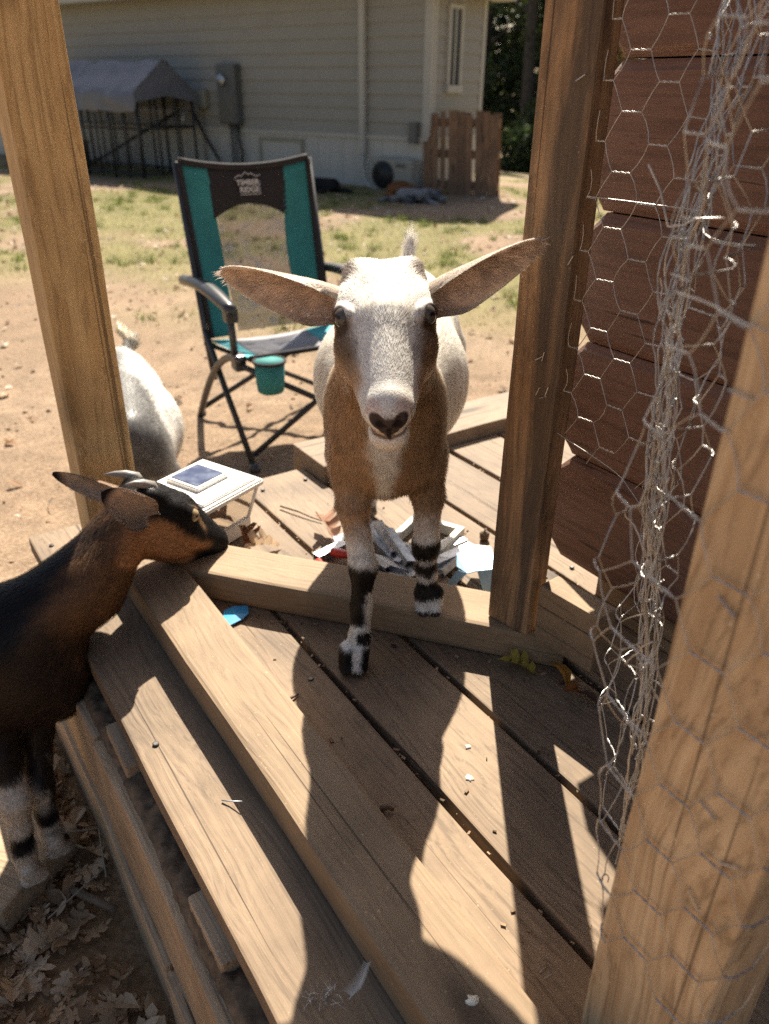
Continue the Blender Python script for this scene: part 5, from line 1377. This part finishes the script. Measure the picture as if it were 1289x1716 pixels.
# seat
def seatf(u, v): return cp(u*HW, -.15+.38*v, .325+.04*v-.045*(1-u*u)*math.sin(math.pi*min(1, v*.9+.1)))
sheet('seat_panel', lambda i, j: (-.62+1.24*i, j), M_seatgrey, 14, 14, .004, seatf)
for m in (-1, 1): sheet('seat_strip', lambda i, j, m=m: (m*(.62+.38*i), j), M_tealhi if m else M_teal, 8, 14, .004, seatf)
cpart('seat_binding', MB().tube([seatf(u, 1.) for u in np.linspace(-1, 1, 16)], .008, 6), M_blackfab)
# frame
R1 = .0105
for m in (-1, 1):
    cpart('back_upright', MB().tube([cp(m*(HW+.012), -.10, .20), cp(m*(HW+.012), -.15, .33), cp(m*(HW+.014), -.285, .87)], R1, 10), M_bronze)
    cpart('side_leg', MB().tube([cp(m*(HW+.012), -.16, .36), cp(m*(HW+.018), .03, .20), cp(m*(HW+.02), .26, .01)], R1, 10), M_black)
    arc = [cp(m*(HW+.03), 0.23-.50*q, .36-.35*q**1.6 + .02*math.sin(q*3.14)) for q in np.linspace(0, 1, 14)]
    cpart('arched_leg', MB().tube(arc, R1*1.15, 10), M_bronze)
    cpart('arm_post', MB().tube([cp(m*(HW+.03), .19, .35), cp(m*(HW+.03), .17, .505)], R1*1.1, 10), M_bronze)
    arm = [cp(m*(HW+.035), -.27, .605), cp(m*(HW+.035), -.1, .625), cp(m*(HW+.035), .08, .625), cp(m*(HW+.035), .20, .607)]
    mb = MB(); n = 8
    for k in range(len(arm)-1):
        pass
    arm_v = []; 
    for q in np.linspace(0, 1, 16):
        w = .026*(1-.35*abs(2*q-1)**3); yy = -.27+.48*q; zz = .505+.022*math.sin(q*math.pi)
        for dx, dz in ((-1, 0), (-.8, .014), (0, .018), (.8, .014), (1, 0), (.7, -.012), (-.7, -.012)): arm_v.append(cp(m*(HW+.035)+dx*w, yy, zz+dz))
    fcs = [(i*7+k, i*7+(k+1) % 7, (i+1)*7+(k+1) % 7, (i+1)*7+k) for i in range(15) for k in range(7)] + [tuple(range(7))[::-1], tuple(105+k for k in range(7))]
    o = cpart('armrest', MB().add(arm_v, fcs), M_plastic)
    cpart('arm_joint', MB().box(cp(m*(HW+.03), .175, .488), (.038, .045, .045), np.stack([cx_, cy_, ZV], 1)), M_plastic, False, bevel=.008)
    cpart('seat_joint', MB().box(cp(m*(HW+.025), .20, .35), (.036, .05, .05), np.stack([cx_, cy_, ZV], 1)), M_plastic, False, bevel=.008)
    cpart('front_brace', MB().tube([cp(-m*(HW+.02), .255, .06), cp(m*(HW+.02), .22, .34)], R1*.9, 10), M_black)
    cpart('rear_brace', MB().tube([cp(-m*(HW+.02), -.25, .05), cp(m*(HW+.02), -.14, .32)], R1*.9, 10), M_black)
    for yy in (.26, -.27): cpart('foot', MB().tube([cp(m*(HW+.022), yy, -.012), cp(m*(HW+.022), yy, .03)], [.019, .014], 10), M_plastic)
# cup holder on the arm side
cc0 = cp(-(HW-.045), .275, .295)
mb = MB().tube([cc0-ZV*.028, cc0-ZV*.024, cc0+ZV*.0, cc0+ZV*.07], [.034, .040, .043, .046], 18)
cup = cpart('cup_holder', mb, M_teal)
cpart('cup_rim', MB().tube([cc0+ZV*.068+(cx_*math.cos(q)+cy_*math.sin(q))*.047 for q in np.linspace(0, 6.283, 20)], .005, 6, False), M_blackfab, parent=cup)

# ------------------------------------------------------------------ white lantern on the deck
r0_ = gz(443, 806, .1); f0_ = gz(340, 772, .1); n0_ = gz(344, 853, .1)
ux = nrm(f0_-r0_); uy = np.array([-ux[1], ux[0], 0]); uy = uy if uy@(n0_-r0_) > 0 else -uy
LW = .152; lcx = r0_ + ux*LW/2 + uy*LW/2; lcx[2] = 0
lan = empty('solar_lantern', lcx, 'white square solar lantern with clear panes on the deck boards', 'lantern')
RL = np.stack([ux, uy, ZV], 1)
if np.linalg.det(RL) < 0: RL = np.stack([ux, uy, -ZV], 1)
def lb(name, c, s, mat, bev=.002, taper=None):
    mb = MB().box((0, 0, 0), s)
    if taper: mb.v = [(x*(taper if z_ < 0 else 1), y*(taper if z_ < 0 else 1), z_) for x, y, z_ in mb.v]
    mb.v = [tuple(lcx + ux*(x+c[0]) + uy*(y+c[1]) + ZV*(z_+c[2])) for x, y, z_ in mb.v]
    o = mb.build(name, mat, lan, bevel=0, world=True)
    bm = bmesh.new(); bm.from_mesh(o.data); bmesh.ops.recalc_face_normals(bm, faces=bm.faces)
    if bev: bmesh.ops.bevel(bm, geom=list(bm.edges), offset=bev, segments=2, affect='EDGES')
    bm.to_mesh(o.data); bm.free(); return o
lb('base', (0, 0, .017), (.112, .112, .033), M_white, .003)
lb('base_floor', (0, 0, .036), (.102, .102, .004), M_cream, 0)
for sx in (-1, 1):
    for sy in (-1, 1):
        mb = MB().tube([lcx + ux*sx*.052 + uy*sy*.052 + ZV*.033, lcx + ux*sx*.066 + uy*sy*.066 + ZV*.094], .0045, 6); mb.build('corner_post', M_white, lan, True, world=True)
for ax_, sg in ((ux, 1), (ux, -1), (uy, 1), (uy, -1)):
    o_ = uy if ax_ is ux else ux
    q = [lcx+ax_*sg*.0525+o_*s_*.048+ZV*.036 for s_ in (-1, 1)] + [lcx+ax_*sg*.0655+o_*s_*.061+ZV*.092 for s_ in (1, -1)]
    q2 = [p+ax_*sg*.0018 for p in q]
    MB().add(q+q2, [(3, 2, 1, 0), (4, 5, 6, 7), (0, 1, 5, 4), (1, 2, 6, 5), (2, 3, 7, 6), (3, 0, 4, 7)]).build('pane', M_pane, lan, world=True)
lb('lid', (0, 0, .099), (LW, LW, .012), M_white, .003)
lb('lid_top', (0, 0, .107), (LW-.018, LW-.018, .006), M_white, .002)
sf = lb('solar_frame', (.012, 0, .1135), (.078, .078, .009), M_white, .002)
sc_ = lb('solar_cell', (.012, 0, .1185), (.064, .064, .002), M_solar, 0); sc_.parent = sf; sc_.matrix_parent_inverse = Matrix.Identity(4)
MB().tube([lcx+ZV*.038, lcx+ZV*.06], [.018, .012], 12).build('light_cone', M_cream, lan, True, world=True)

# ------------------------------------------------------------------ pile of metal channels, frame and pliers on the deck
def channel(p0, p1, w, h, mat, label, roll=0.):
    """folded U channel, open below, thickness 1.5 mm"""
    p0 = np.array(p0, float); p1 = np.array(p1, float); x = nrm(p1-p0); z_ = nrm(ZV-x*x[2]); y = np.cross(z_, x); th = .0018
    z_, y = z_*math.cos(roll)+y*math.sin(roll), y*math.cos(roll)-z_*math.sin(roll)
    prof = [(-w/2, -h), (-w/2, 0), (w/2, 0), (w/2, -h), (w/2-th, -h), (w/2-th, -th), (-w/2+th, -th), (-w/2+th, -h)]
    v = [p + y*a + z_*b for p in (p0, p1) for a, b in prof]; n = 8
    o = MB().add(v, [(i, (i+1) % n, n+(i+1) % n, n+i) for i in range(n)] + [(0, 1, 6, 7)[::-1], (1, 2, 5, 6)[::-1], (2, 3, 4, 5)[::-1], (8, 9, 14, 15), (9, 10, 13, 14), (10, 11, 12, 13)]).build('metal_channel', mat)
    bm = bmesh.new(); bm.from_mesh(o.data); bmesh.ops.recalc_face_normals(bm, faces=bm.faces); bm.to_mesh(o.data); bm.free()
    return tag(o, label, 'metal channel', 'metal channels heaped on the deck')
def chpx(a, b, za, zb, w, h, mat, label, roll=0.): return channel(gz(*a, za), gz(*b, zb), w, h, mat, label, roll)
chpx((622, 893), (693, 965), .028, .016, .017, .015, M_alu, 'silver channel lying slanted across the heap towards the pliers')
chpx((634, 872), (662, 924), .048, .030, .015, .014, M_alu, 'short silver channel standing highest on the heap')
chpx((652, 884), (690, 940), .045, .030, .018, .014, M_alu, 'ribbed grey channel resting on top of the heap', .3)
chpx((616, 930), (690, 952), .022, .020, .020, .016, M_alu, 'bright flat channel in the middle of the heap')
chpx((618, 935), (684, 972), .014, .014, .018, .012, M_alu, 'long bright channel at the bottom of the heap beside the sill')
chpx((530, 930), (578, 907), .014, .014, .018, .013, M_alu, 'short pale blue grey channel beside the red pliers')
chpx((614, 900), (632, 874), .020, .034, .015, .013, M_alu, 'small silver channel leaning behind the front leg of the goat')
chpx((728, 940), (792, 912), .018, .018, .020, .017, M_alu, 'wide silver channel lying against the white frame')
chpx((738, 910), (770, 896), .012, .014, .012, .010, M_alu, 'narrow silver channel lying inside the white frame')
chpx((744, 916), (780, 902), .012, .013, .012, .010, M_alu, 'second narrow silver channel beside the inside edge of the white frame')
for i_, (a, b, za, zb, w, lab) in enumerate((((560, 905), (600, 890), .012, .02, .015, 'dull channel under the front leg of the goat beside the oak leaf'), ((628, 946), (676, 985), .012, .012, .014, 'dull grey channel along the sill edge of the heap'), ((600, 915), (650, 950), .030, .022, .013, 'thin grey channel lying over the bright flat channel'), ((664, 940), (700, 905), .024, .036, .014, 'grey channel leaning up beside the raised hoof of the goat'), ((736, 955), (765, 930), .012, .016, .014, 'short dark channel against the foil bracket'), ((706, 930), (752, 935), .014, .014, .016, 'flat grey channel between the raised hoof and the white frame'))):
    chpx(a, b, za, zb, w, .012, M_alu, lab, .2*(i_-2))
# white frame
fr = empty('picture_frame', gz(720, 890, 0), 'empty cream picture frame lying on the deck under the goat', 'frame')
FP = [gz(697, 863, .022), gz(772, 884, .022), gz(738, 917, .022), gz(650, 907, .022)]
for i in range(4):
    plank('frame_side', FP[i] - nrm(FP[(i+1) % 4]-FP[i])*.006, FP[(i+1) % 4] + nrm(FP[(i+1) % 4]-FP[i])*.006 - ZV*.0005*i, .012, .020, M_cream, fr, bevel=.0015)
# pliers with red grips
pk = empty('pliers', gz(580, 955, 0), 'red handled pliers lying half under the metal heap', 'pliers')
MB().tube([gz(533, 940, .012), gz(545, 957, .012), gz(565, 966, .012), gz(590, 968, .012), gz(604, 966, .012)], [.006, .0085, .0085, .007, .005], 8).build('grip', M_red, pk, True, world=True)
MB().tube([gz(556, 924, .016), gz(568, 927, .016), gz(585, 930, .016), gz(602, 942, .014)], [.007, .0085, .008, .006], 8).build('grip', M_red, pk, True, world=True)
MB().tube([gz(590, 960, .013), gz(612, 955, .013), gz(636, 963, .011)], [.010, .012, .006], 8).build('jaw', M_tool, pk, True, world=True)
# carabiner-like clip
clp = empty('metal_clip', gz(650, 966, 0), 'grey oval metal clip on the deck beside the sill', 'clip')
lp = [gz(622, 952, .012), gz(640, 955, .012), gz(660, 962, .010), gz(669, 972, .009), gz(658, 977, .009), gz(636, 971, .010), gz(620, 963, .012), gz(622, 952, .012)]
MB().tube(lp, .0045, 8).build('loop', M_tool, clp, True, world=True)
MB().box(gz(630, 960, .012), (.035, .018, .010), np.stack([DV, NV, ZV], 1)).build('gate', M_tool, clp, bevel=.003, world=True)
# foil bracket by the door post
br = empty('foil_bracket', gz(795, 960, 0), 'crumpled pale blue metal bracket standing beside the door post', 'bracket')
def bent(name, px_, mat):
    P = np.array([gz(x, y, z_) for x, y, z_ in px_]); c = P.mean(0); nn = nrm(np.cross(P[1]-P[0], P[2]-P[0])); v = list(P)+list(P-nn*.0018); n = len(P)
    o = MB().add(v, [tuple(range(n)), tuple(range(n, 2*n))[::-1]] + [(i, (i+1) % n, n+(i+1) % n, n+i) for i in range(n)]).build(name, mat, br, world=True)
    bm = bmesh.new(); bm.from_mesh(o.data); bmesh.ops.recalc_face_normals(bm, faces=bm.faces); bm.to_mesh(o.data); bm.free()
bent('plate', [(764, 928, .050), (826, 926, .052), (828, 955, .045), (800, 958, .040), (783, 962, .040), (765, 950, .042)], M_blueal)
bent('leg', [(768, 955, .042), (783, 961, .040), (744, 998, .0), (734, 996, .0)], M_blueal)
bent('leg', [(800, 958, .040), (829, 952, .045), (826, 1008, .0), (815, 1010, .0)], M_blueal)
bent('tab', [(790, 914, .04), (822, 917, .04), (826, 926, .052), (770, 928, .050)], M_white)
# blue wrapper
wr = leaf_geo(PLAIN, .001, 0., np.random.default_rng(1))
wv = np.array([gz(x+13, y-3, .004+z_*.35) for x, y, z_ in ((362, 1026, .004), (378, 1019, .012), (402, 1018, .006), (404, 1030, .010), (394, 1040, .004), (372, 1051, .002), (361, 1040, .009), (383, 1032, .016))])
o = mesh_obj('candy_wrapper', np.concatenate([wv, wv-ZV*.001]), [(0, 1, 7), (1, 2, 7), (2, 3, 7), (3, 4, 7), (4, 5, 7), (5, 6, 7), (6, 0, 7)] + [(8+1, 8, 15), (10, 9, 15), (11, 10, 15), (12, 11, 15), (13, 12, 15), (14, 13, 15), (8, 14, 15)], M_bluepap)
tag(o, 'torn bright blue wrapper scrap on the deck beside the floor rail', 'wrapper')

# ------------------------------------------------------------------ chicken wire from the door post to the near post
path = np.array([(.205, .858), (.236, .822), (.262, .785), (.288, .745), (.272, .705), (.280, .665), (.245, .625), (.256, .585), (.212, .550), (.226, .510), (.186, .475), (.190, .440), (.158, .405), (.160, .372)] +
                [tuple((SPT + DV*q - NV*.004)[:2]) for q in (.0, .02, .045, .07, .095)] + [tuple((SPT+DV*.10+NV*.03)[:2])])
# smooth path
tpar = np.linspace(0, 1, len(path)); tq_ = np.linspace(0, 1, 400); sm = np.stack([np.interp(tq_, tpar, path[:, k]) for k in (0, 1)], 1)
ker = np.hanning(17); ker /= ker.sum(); pad = np.concatenate([np.repeat(sm[:1], 8, 0), sm, np.repeat(sm[-1:], 8, 0)]); sm = np.stack([np.convolve(pad[:, k], ker, 'valid') for k in (0, 1)], 1)
arc_ = np.concatenate([[0], np.cumsum(np.linalg.norm(np.diff(sm, axis=0), axis=1))]); ARC = arc_[-1]
def zbot(u): return np.interp(u, [0, .10, .18, .22, .40, .55, .75, ARC], [.365, .345, .30, .20, .17, .15, .10, .02])
def wmap(u, v):
    u = np.asarray(u, float); v = np.asarray(v, float)
    x = np.interp(u, arc_, sm[:, 0]); y = np.interp(u, arc_, sm[:, 1])
    P = np.stack([x, y, v], -1)
    q = np.stack([u*1.0, v*1.0, np.zeros_like(u)], -1).reshape(-1, 3)
    mid = sstep(.08, .16, u)*sstep(ARC-.11, ARC-.16, u)
    amp = .004 + .020*mid
    for k in range(3): P[..., k] += amp*((fbm(q, 7, 3, 200+k)-.5)*1.6).reshape(u.shape)*(1 if k < 2 else .9)
    P[..., 0] += mid*.010*np.sin(v*9+u*25); P[..., 1] += mid*.02*np.sin(v*6.5+u*18+1)
    # keep it gathered under and over: pull towards the line of sight of the bundle only by real folds
    return P
mbw = {}
segs = []; CW, CHh = .036, .052
ncol = int(ARC/CW)+1; nrow = int(1.35/CHh)+2
rgw = np.random.default_rng(9)
for i in range(ncol):
    for j in range(nrow):
        u0_ = i*CW; v0_ = .0 + j*CHh + (CHh/2 if i % 2 else 0)
        hw = CW*.30
        A, Bp = (u0_-hw, v0_), (u0_+hw, v0_)                     # twisted edge
        if v0_ < zbot(u0_) or v0_ > 1.25: continue
        segs.append((A, Bp, True))
        for du, (pu, pv) in ((1, Bp), (-1, A)):
            for dv in (.5, -.5):
                e = (u0_+du*(CW-hw), v0_+dv*CHh)
                if dv > 0 or e[1] < zbot(min(max(u0_+du*CW, 0), ARC)):
                    if dv < 0 and rgw.random() < .4: continue
                    segs.append(((pu, pv), e, False))
Vw = []; Qw = []
def wtube(P, rad, n=5):
    b = len(Vw)
    for i, p in enumerate(P):
        t_ = nrm(P[min(i+1, len(P)-1)]-P[max(i-1, 0)]); a = np.cross(t_, [.31, .52, .79]); a = nrm(a); c = np.cross(t_, a)
        for k in range(n): Vw.append(p+rad*(a*math.cos(2*math.pi*k/n)+c*math.sin(2*math.pi*k/n)))
    for i in range(len(P)-1):
        for k in range(n): Qw.append((b+i*n+k, b+i*n+(k+1) % n, b+(i+1)*n+(k+1) % n, b+(i+1)*n+k))
for A, Bp, tw in segs:
    k = 9 if tw else 4
    us = np.clip(np.linspace(A[0], Bp[0], k), 0, ARC-1e-4); vs = np.linspace(A[1], Bp[1], k)
    P = wmap(us, vs)
    if tw:
        d = nrm(P[-1]-P[0]); s1 = nrm(np.cross(d, [.3, .2, .9])); s2 = np.cross(d, s1); ph = np.linspace(0, 9.5, k)[:, None]
        o_ = (s1*np.cos(ph)+s2*np.sin(ph))*.00055; wtube(P+o_, .00048, 4); wtube(P-o_, .00048, 4)
    else:
        m = (P[0]+P[-1])/2; P[1:3] += rgw.normal(0, .0012, 3); wtube(P, .00050, 4)
# selvage wires along the bottom, a rib at mid height and loose ends
for vz in (None, .625):
    us = np.linspace(0, .19 if vz is None else ARC-.001, 60); vs = (zbot(us)-.004) if vz is None else np.full(60, vz)
    wtube(wmap(us, vs), .0006, 5)
for (x0, y0, x1, y1, Ya, Yb) in ((1048, 865, 1092, 815, .52, .50), (1048, 865, 1090, 940, .52, .5), (1048, 1112, 1095, 1075, .46, .45), (1048, 1112, 1120, 1160, .46, .44), (1045, 1380, 1060, 1240, .42, .44), (1045, 1380, 1085, 1420, .42, .40),
                                (1060, 1240, 1095, 1080, .44, .47), (1087, 275, 1120, 380, .60, .58), (1120, 380, 1215, 365, .58, .55)):
    a, b = at(x0, y0, Ya), at(x1, y1, Yb); P = np.array([a*(1-q)+b*q + rgw.normal(0, .002, 3)*(0 < q < 1) for q in np.linspace(0, 1, 5)]); wtube(P, .0008, 5)
core = np.array([at(x, y, Y_) for x, y, Y_ in ((1238, -60, .66), (1222, 60, .64), (1196, 200, .62), (1168, 330, .60), (1140, 450, .585), (1120, 580, .57), (1108, 700, .555), (1102, 820, .54), (1098, 940, .525), (1090, 1060, .505), (1078, 1180, .485), (1062, 1300, .465), (1046, 1400, .45))])
for kk in range(15):
    ph = rgw.uniform(0, 6.28, 3); am = rgw.uniform(.003, .013); P = []
    for i_, q in enumerate(np.linspace(0, 1, 70)):
        c_ = np.array([np.interp(q, np.linspace(0, 1, len(core)), core[:, k]) for k in range(3)])
        P.append(c_ + np.array([math.sin(q*(11+kk)+ph[0]), math.sin(q*(9+kk*.7)+ph[1]), .3*math.sin(q*14+ph[2])])*am*(1.25-.7*q) + rgw.normal(0, .0009, 3))
    P = np.array(P); a_, b_ = sorted(rgw.choice(np.arange(0, 70), 2, replace=False)); 
    if b_-a_ < 26: a_, b_ = 0, 69
    wtube(P[a_:b_+1], .00058, 4)
    for _ in range(4):
        j = rgw.integers(3, 64); d = nrm(P[j+2]-P[j] + rgw.normal(0, .010, 3)); L_ = rgw.uniform(.008, .018); s1 = nrm(np.cross(d, [.3, .2, .9])); s2 = np.cross(d, s1)
        tw_ = P[j] + np.outer(np.linspace(-.5, .5, 9)*L_, d); ph_ = np.linspace(0, 11, 9)[:, None]; o_ = (s1*np.cos(ph_)+s2*np.sin(ph_))*.0007
        wtube(tw_+o_, .0006, 4); wtube(tw_-o_, .0006, 4)
me = fast_mesh('chicken_wire', np.array(Vw), None, np.array(Qw), M_wire)
cw = bpy.data.objects.new('chicken_wire', me); COL.objects.link(cw); tag(cw, 'torn hexagonal chicken wire bunched between the door post and the near post', 'chicken wire')
# staples on the posts
def staple(p, d, nr_, L=.011):
    d = nrm(d); nr_ = nrm(nr_); mb = MB().tube([p-d*L/2-nr_*.003, p-d*L/2+nr_*.0012, p+d*L/2+nr_*.0012, p+d*L/2-nr_*.003], .00065, 5)
    o = mb.build('staple', M_wire); return o
FPN = np.array([AX[1], -AX[0], 0]); fp0 = np.array([c0[0], c0[1], 0])
dpost_face = lambda fx, z_: fp0 + AX*(.068*fx) + FPN*.0005 + ZV*z_
for (x, y, ang) in ((905, 600, .6), (912, 597, 1.4), (903, 655, 1.2), (912, 665, .5), (918, 655, 1.3), (958, 436, 1.1), (975, 130, .5)):
    p = hit(x, y, fp0, FPN); d = AX*math.cos(ang)+ZV*math.sin(ang)
    o = staple(p+FPN*.001, d, FPN); tag(o, 'thin wire staple half driven into the weathered door post', 'staple', 'staples in the door post')
nf = -NV
for (x, y, ang) in ((1190, 1355, -.35), (1225, 1448, .6), (1222, 1015, -.5), (1165, 1505, -.8), (1245, 660, -.1)):
    p = hit(x, y, SPT, nf); d = DV*math.cos(ang)+ZV*math.sin(ang)
    o = staple(p+nf*.001, d, nf, .013); tag(o, 'bright staple holding the wire to the near golden post', 'staple', 'staples in the near post')

# ------------------------------------------------------------------ single leaves and bits on the deck
def one_leaf(name, x, y, z_, size, rot, curl, colr, label, shape=OAK, tilt=(0, 0)):
    rg = np.random.default_rng(int(x*7+y)); V, T = leaf_geo(shape, size, curl, rg)
    R = np.array(Matrix.Rotation(rot, 3, 'Z') @ Matrix.Rotation(tilt[0], 3, 'X') @ Matrix.Rotation(tilt[1], 3, 'Y')); V = V@R.T; V[:, 2] -= V[:, 2].min()
    V = V + gz(x, y, z_)+ZV*.0006; C_ = np.repeat(np.array(colr)[None], len(V), 0)*np.random.default_rng(3).uniform(.8, 1.2, (len(V), 1))
    o = bpy.data.objects.new(name, fast_mesh(name, V, T, None, M_leaf, C_)); COL.objects.link(o); return tag(o, label, 'leaf', 'single leaves on the deck')
one_leaf('oak_leaf', 545, 895, 0, .075, .6, 1.2, (.42, .25, .17), 'curled pinkish brown oak leaf near the red pliers', OAK, (.3, .2))
one_leaf('oak_leaf', 440, 928, 0, .075, 2.1, 1.1, (.52, .38, .25), 'tan oak leaf lying between the lantern and the sill', OAK, (.2, .1))
one_leaf('oak_leaf', 408, 915, 0, .060, .4, 1.5, (.20, .09, .045), 'curled dark brown oak leaf at the foot of the lantern', OAK, (.5, .3))
one_leaf('oak_leaf', 868, 1124, 0, .060, 1.2, .7, (.42, .32, .06), 'yellow green oak leaf in front of the door post', OAK, (.2, .1))
one_leaf('dry_leaf', 932, 1146, 0, .050, .5, 1.4, (.48, .24, .05), 'orange brown dry leaf below the offcut block', PLAIN, (.5, .5))
one_leaf('dry_leaf', 955, 1172, 0, .042, 2.2, 1.3, (.34, .13, .04), 'folded rust coloured leaf beside the orange brown one', PLAIN, (.6, -.4))
one_leaf('dry_leaf', 985, 1180, 0, .040, 1.0, .9, (.13, .07, .04), 'dark shrivelled leaf in the shade by the log wall', PLAIN, (.3, .2))
nut = empty('acorn', gz(812, 898, 0), 'brown acorn lying on the boards beside the door post', 'acorn')
c = gz(812, 898, .008); MB().tube([c-ZV*.008, c-ZV*.006, c, c+ZV*.005], [.004, .008, .009, .007], 12).build('nut', M_nut, nut, True, world=True)
MB().tube([c+ZV*.004, c+ZV*.007, c+ZV*.010, c+ZV*.015], [.0095, .008, .002, .0012], 12).build('cap', M_twig, nut, True, world=True)
def twig(pts, r, label, name='twig', mat=None):
    P = [gz(x, y, z_) for x, y, z_ in pts]; o = MB().tube(P, list(np.linspace(r, r*.5, len(P))), 6).build(name, mat or M_twig, None, True); tag(o, label, 'twig'); return o
twig([(470, 848, .004), (500, 857, .006), (520, 866, .004), (540, 873, .003)], .0022, 'thin forked twig on the boards beside the lantern')
twig([(638, 1356, .004), (650, 1352, .007), (660, 1357, .004)], .0045, 'short grey twig bit in the goat shadow on the deck')
twig([(478, 1176, .003), (490, 1168, .005), (500, 1163, .003)], .003, 'small pale splinter on the deck beside the rail')
twig([(372, 1341, .002), (386, 1343, .004), (406, 1343, .010)], .0011, 'bent nail sticking out beside the long rail', 'nail', M_alu)
twig([(905, 1630, .001), (918, 1617, .001), (926, 1631, .001), (912, 1640, .001)], .0007, 'loose bent staple on the shaded boards', 'loose_staple', M_wire)
for i_, (x, y, r) in enumerate(((784, 1250, .004), (787, 1303, .0055), (792, 1676, .006), (655, 1530, .003))):
    zz = .0526 if i_ == 2 else .0012; c_ = gz(x, y, zz); rg_ = np.random.default_rng(i_+5)
    pts_ = [(c_ + np.array([math.cos(q), math.sin(q), 0])*r*rg_.uniform(.55, 1.15)) for q in np.linspace(0, 6.283, 15)[:-1]]
    o = MB().add([c_-ZV*.0004]+[p-ZV*.0008 for p in pts_]+[p-ZV*.004 for p in pts_], [(0, 1+k, 1+(k+1) % 14) for k in range(14)]+[(1+k, 15+k, 15+(k+1) % 14, 1+(k+1) % 14) for k in range(14)]).build('white_splat', M_cream, None, True)
    tag(o, ['small white dropping on the lit deck board closer to the goat', 'round white dropping on the lit deck board with a smaller one behind it', 'white dropping on the long floor rail', 'tiny white dropping beside the shadow of the goat'][i_], 'dropping')
# small feather tuft
ft = empty('feather_tuft', gz(545, 1672, 0), 'grey feather tuft lying on the edge board in the shade', 'feather')
base = gz(585, 1675, .004)
MB().tube([base, base+np.array([.010, .006, .012]), base+np.array([.016, .016, .026])], [.0006, .0005, .0002], 5).build('quill', M_feather, ft, True, world=True)
mb = MB()
for k in range(26):
    q = .15+.85*k/25; p = base+np.array([.016*q, .016*q*q, .026*q]); 
    for m in (-1, 1):
        e = p + np.array([m*.009, .004, .006])*(1-.5*q); mb.add([p, p+np.array([0, .0006, .0008]), e], [(0, 1, 2)])
for k in range(60):
    p = gz(545+RNG.normal(0, 16), 1668+RNG.normal(0, 8), .002); e = p+RNG.normal(0, .008, 3)*[1, 1, .4]+ZV*.004; mb.add([p, p+RNG.normal(0, .0005, 3), e], [(0, 1, 2)])
mb.build('barbs', M_feather, ft, world=True)
# plank under the black goat
pb_ = plank('ground_plank', gz(-60, 1400, -.31)+np.array([0, 0, 0]), gz(70, 1452, -.31), .16, .05, M_dark, None, bevel=.006)
tag(pb_, 'short weathered plank on the ground under the black goat', 'plank')
# sticks and straw in the litter
for i, (a, b, zz, r) in enumerate((((120, 1490), (195, 1525), G+.02, .006), ((80, 1540), (185, 1445), G+.03, .0012), ((75, 1400), (165, 1388), G+.045, .0012), ((165, 1388), (178, 1470), G+.03, .0012))):
    P = [gz(a[0]*(1-q)+b[0]*q, a[1]*(1-q)+b[1]*q, zz+.008*math.sin(q*3.1)) for q in np.linspace(0, 1, 6)]
    o = MB().tube(P, r, 6).build('stick' if r > .003 else 'straw', M_twig if r > .003 else M_tan, None, True)
    tag(o, ['broken stick lying in the leaf litter by the timbers', 'long straw crossing the leaf litter', 'pale straw bent over the litter beside the goat hooves', 'short straw leaning on the outer timber'][i], 'stick' if r > .003 else 'straw')
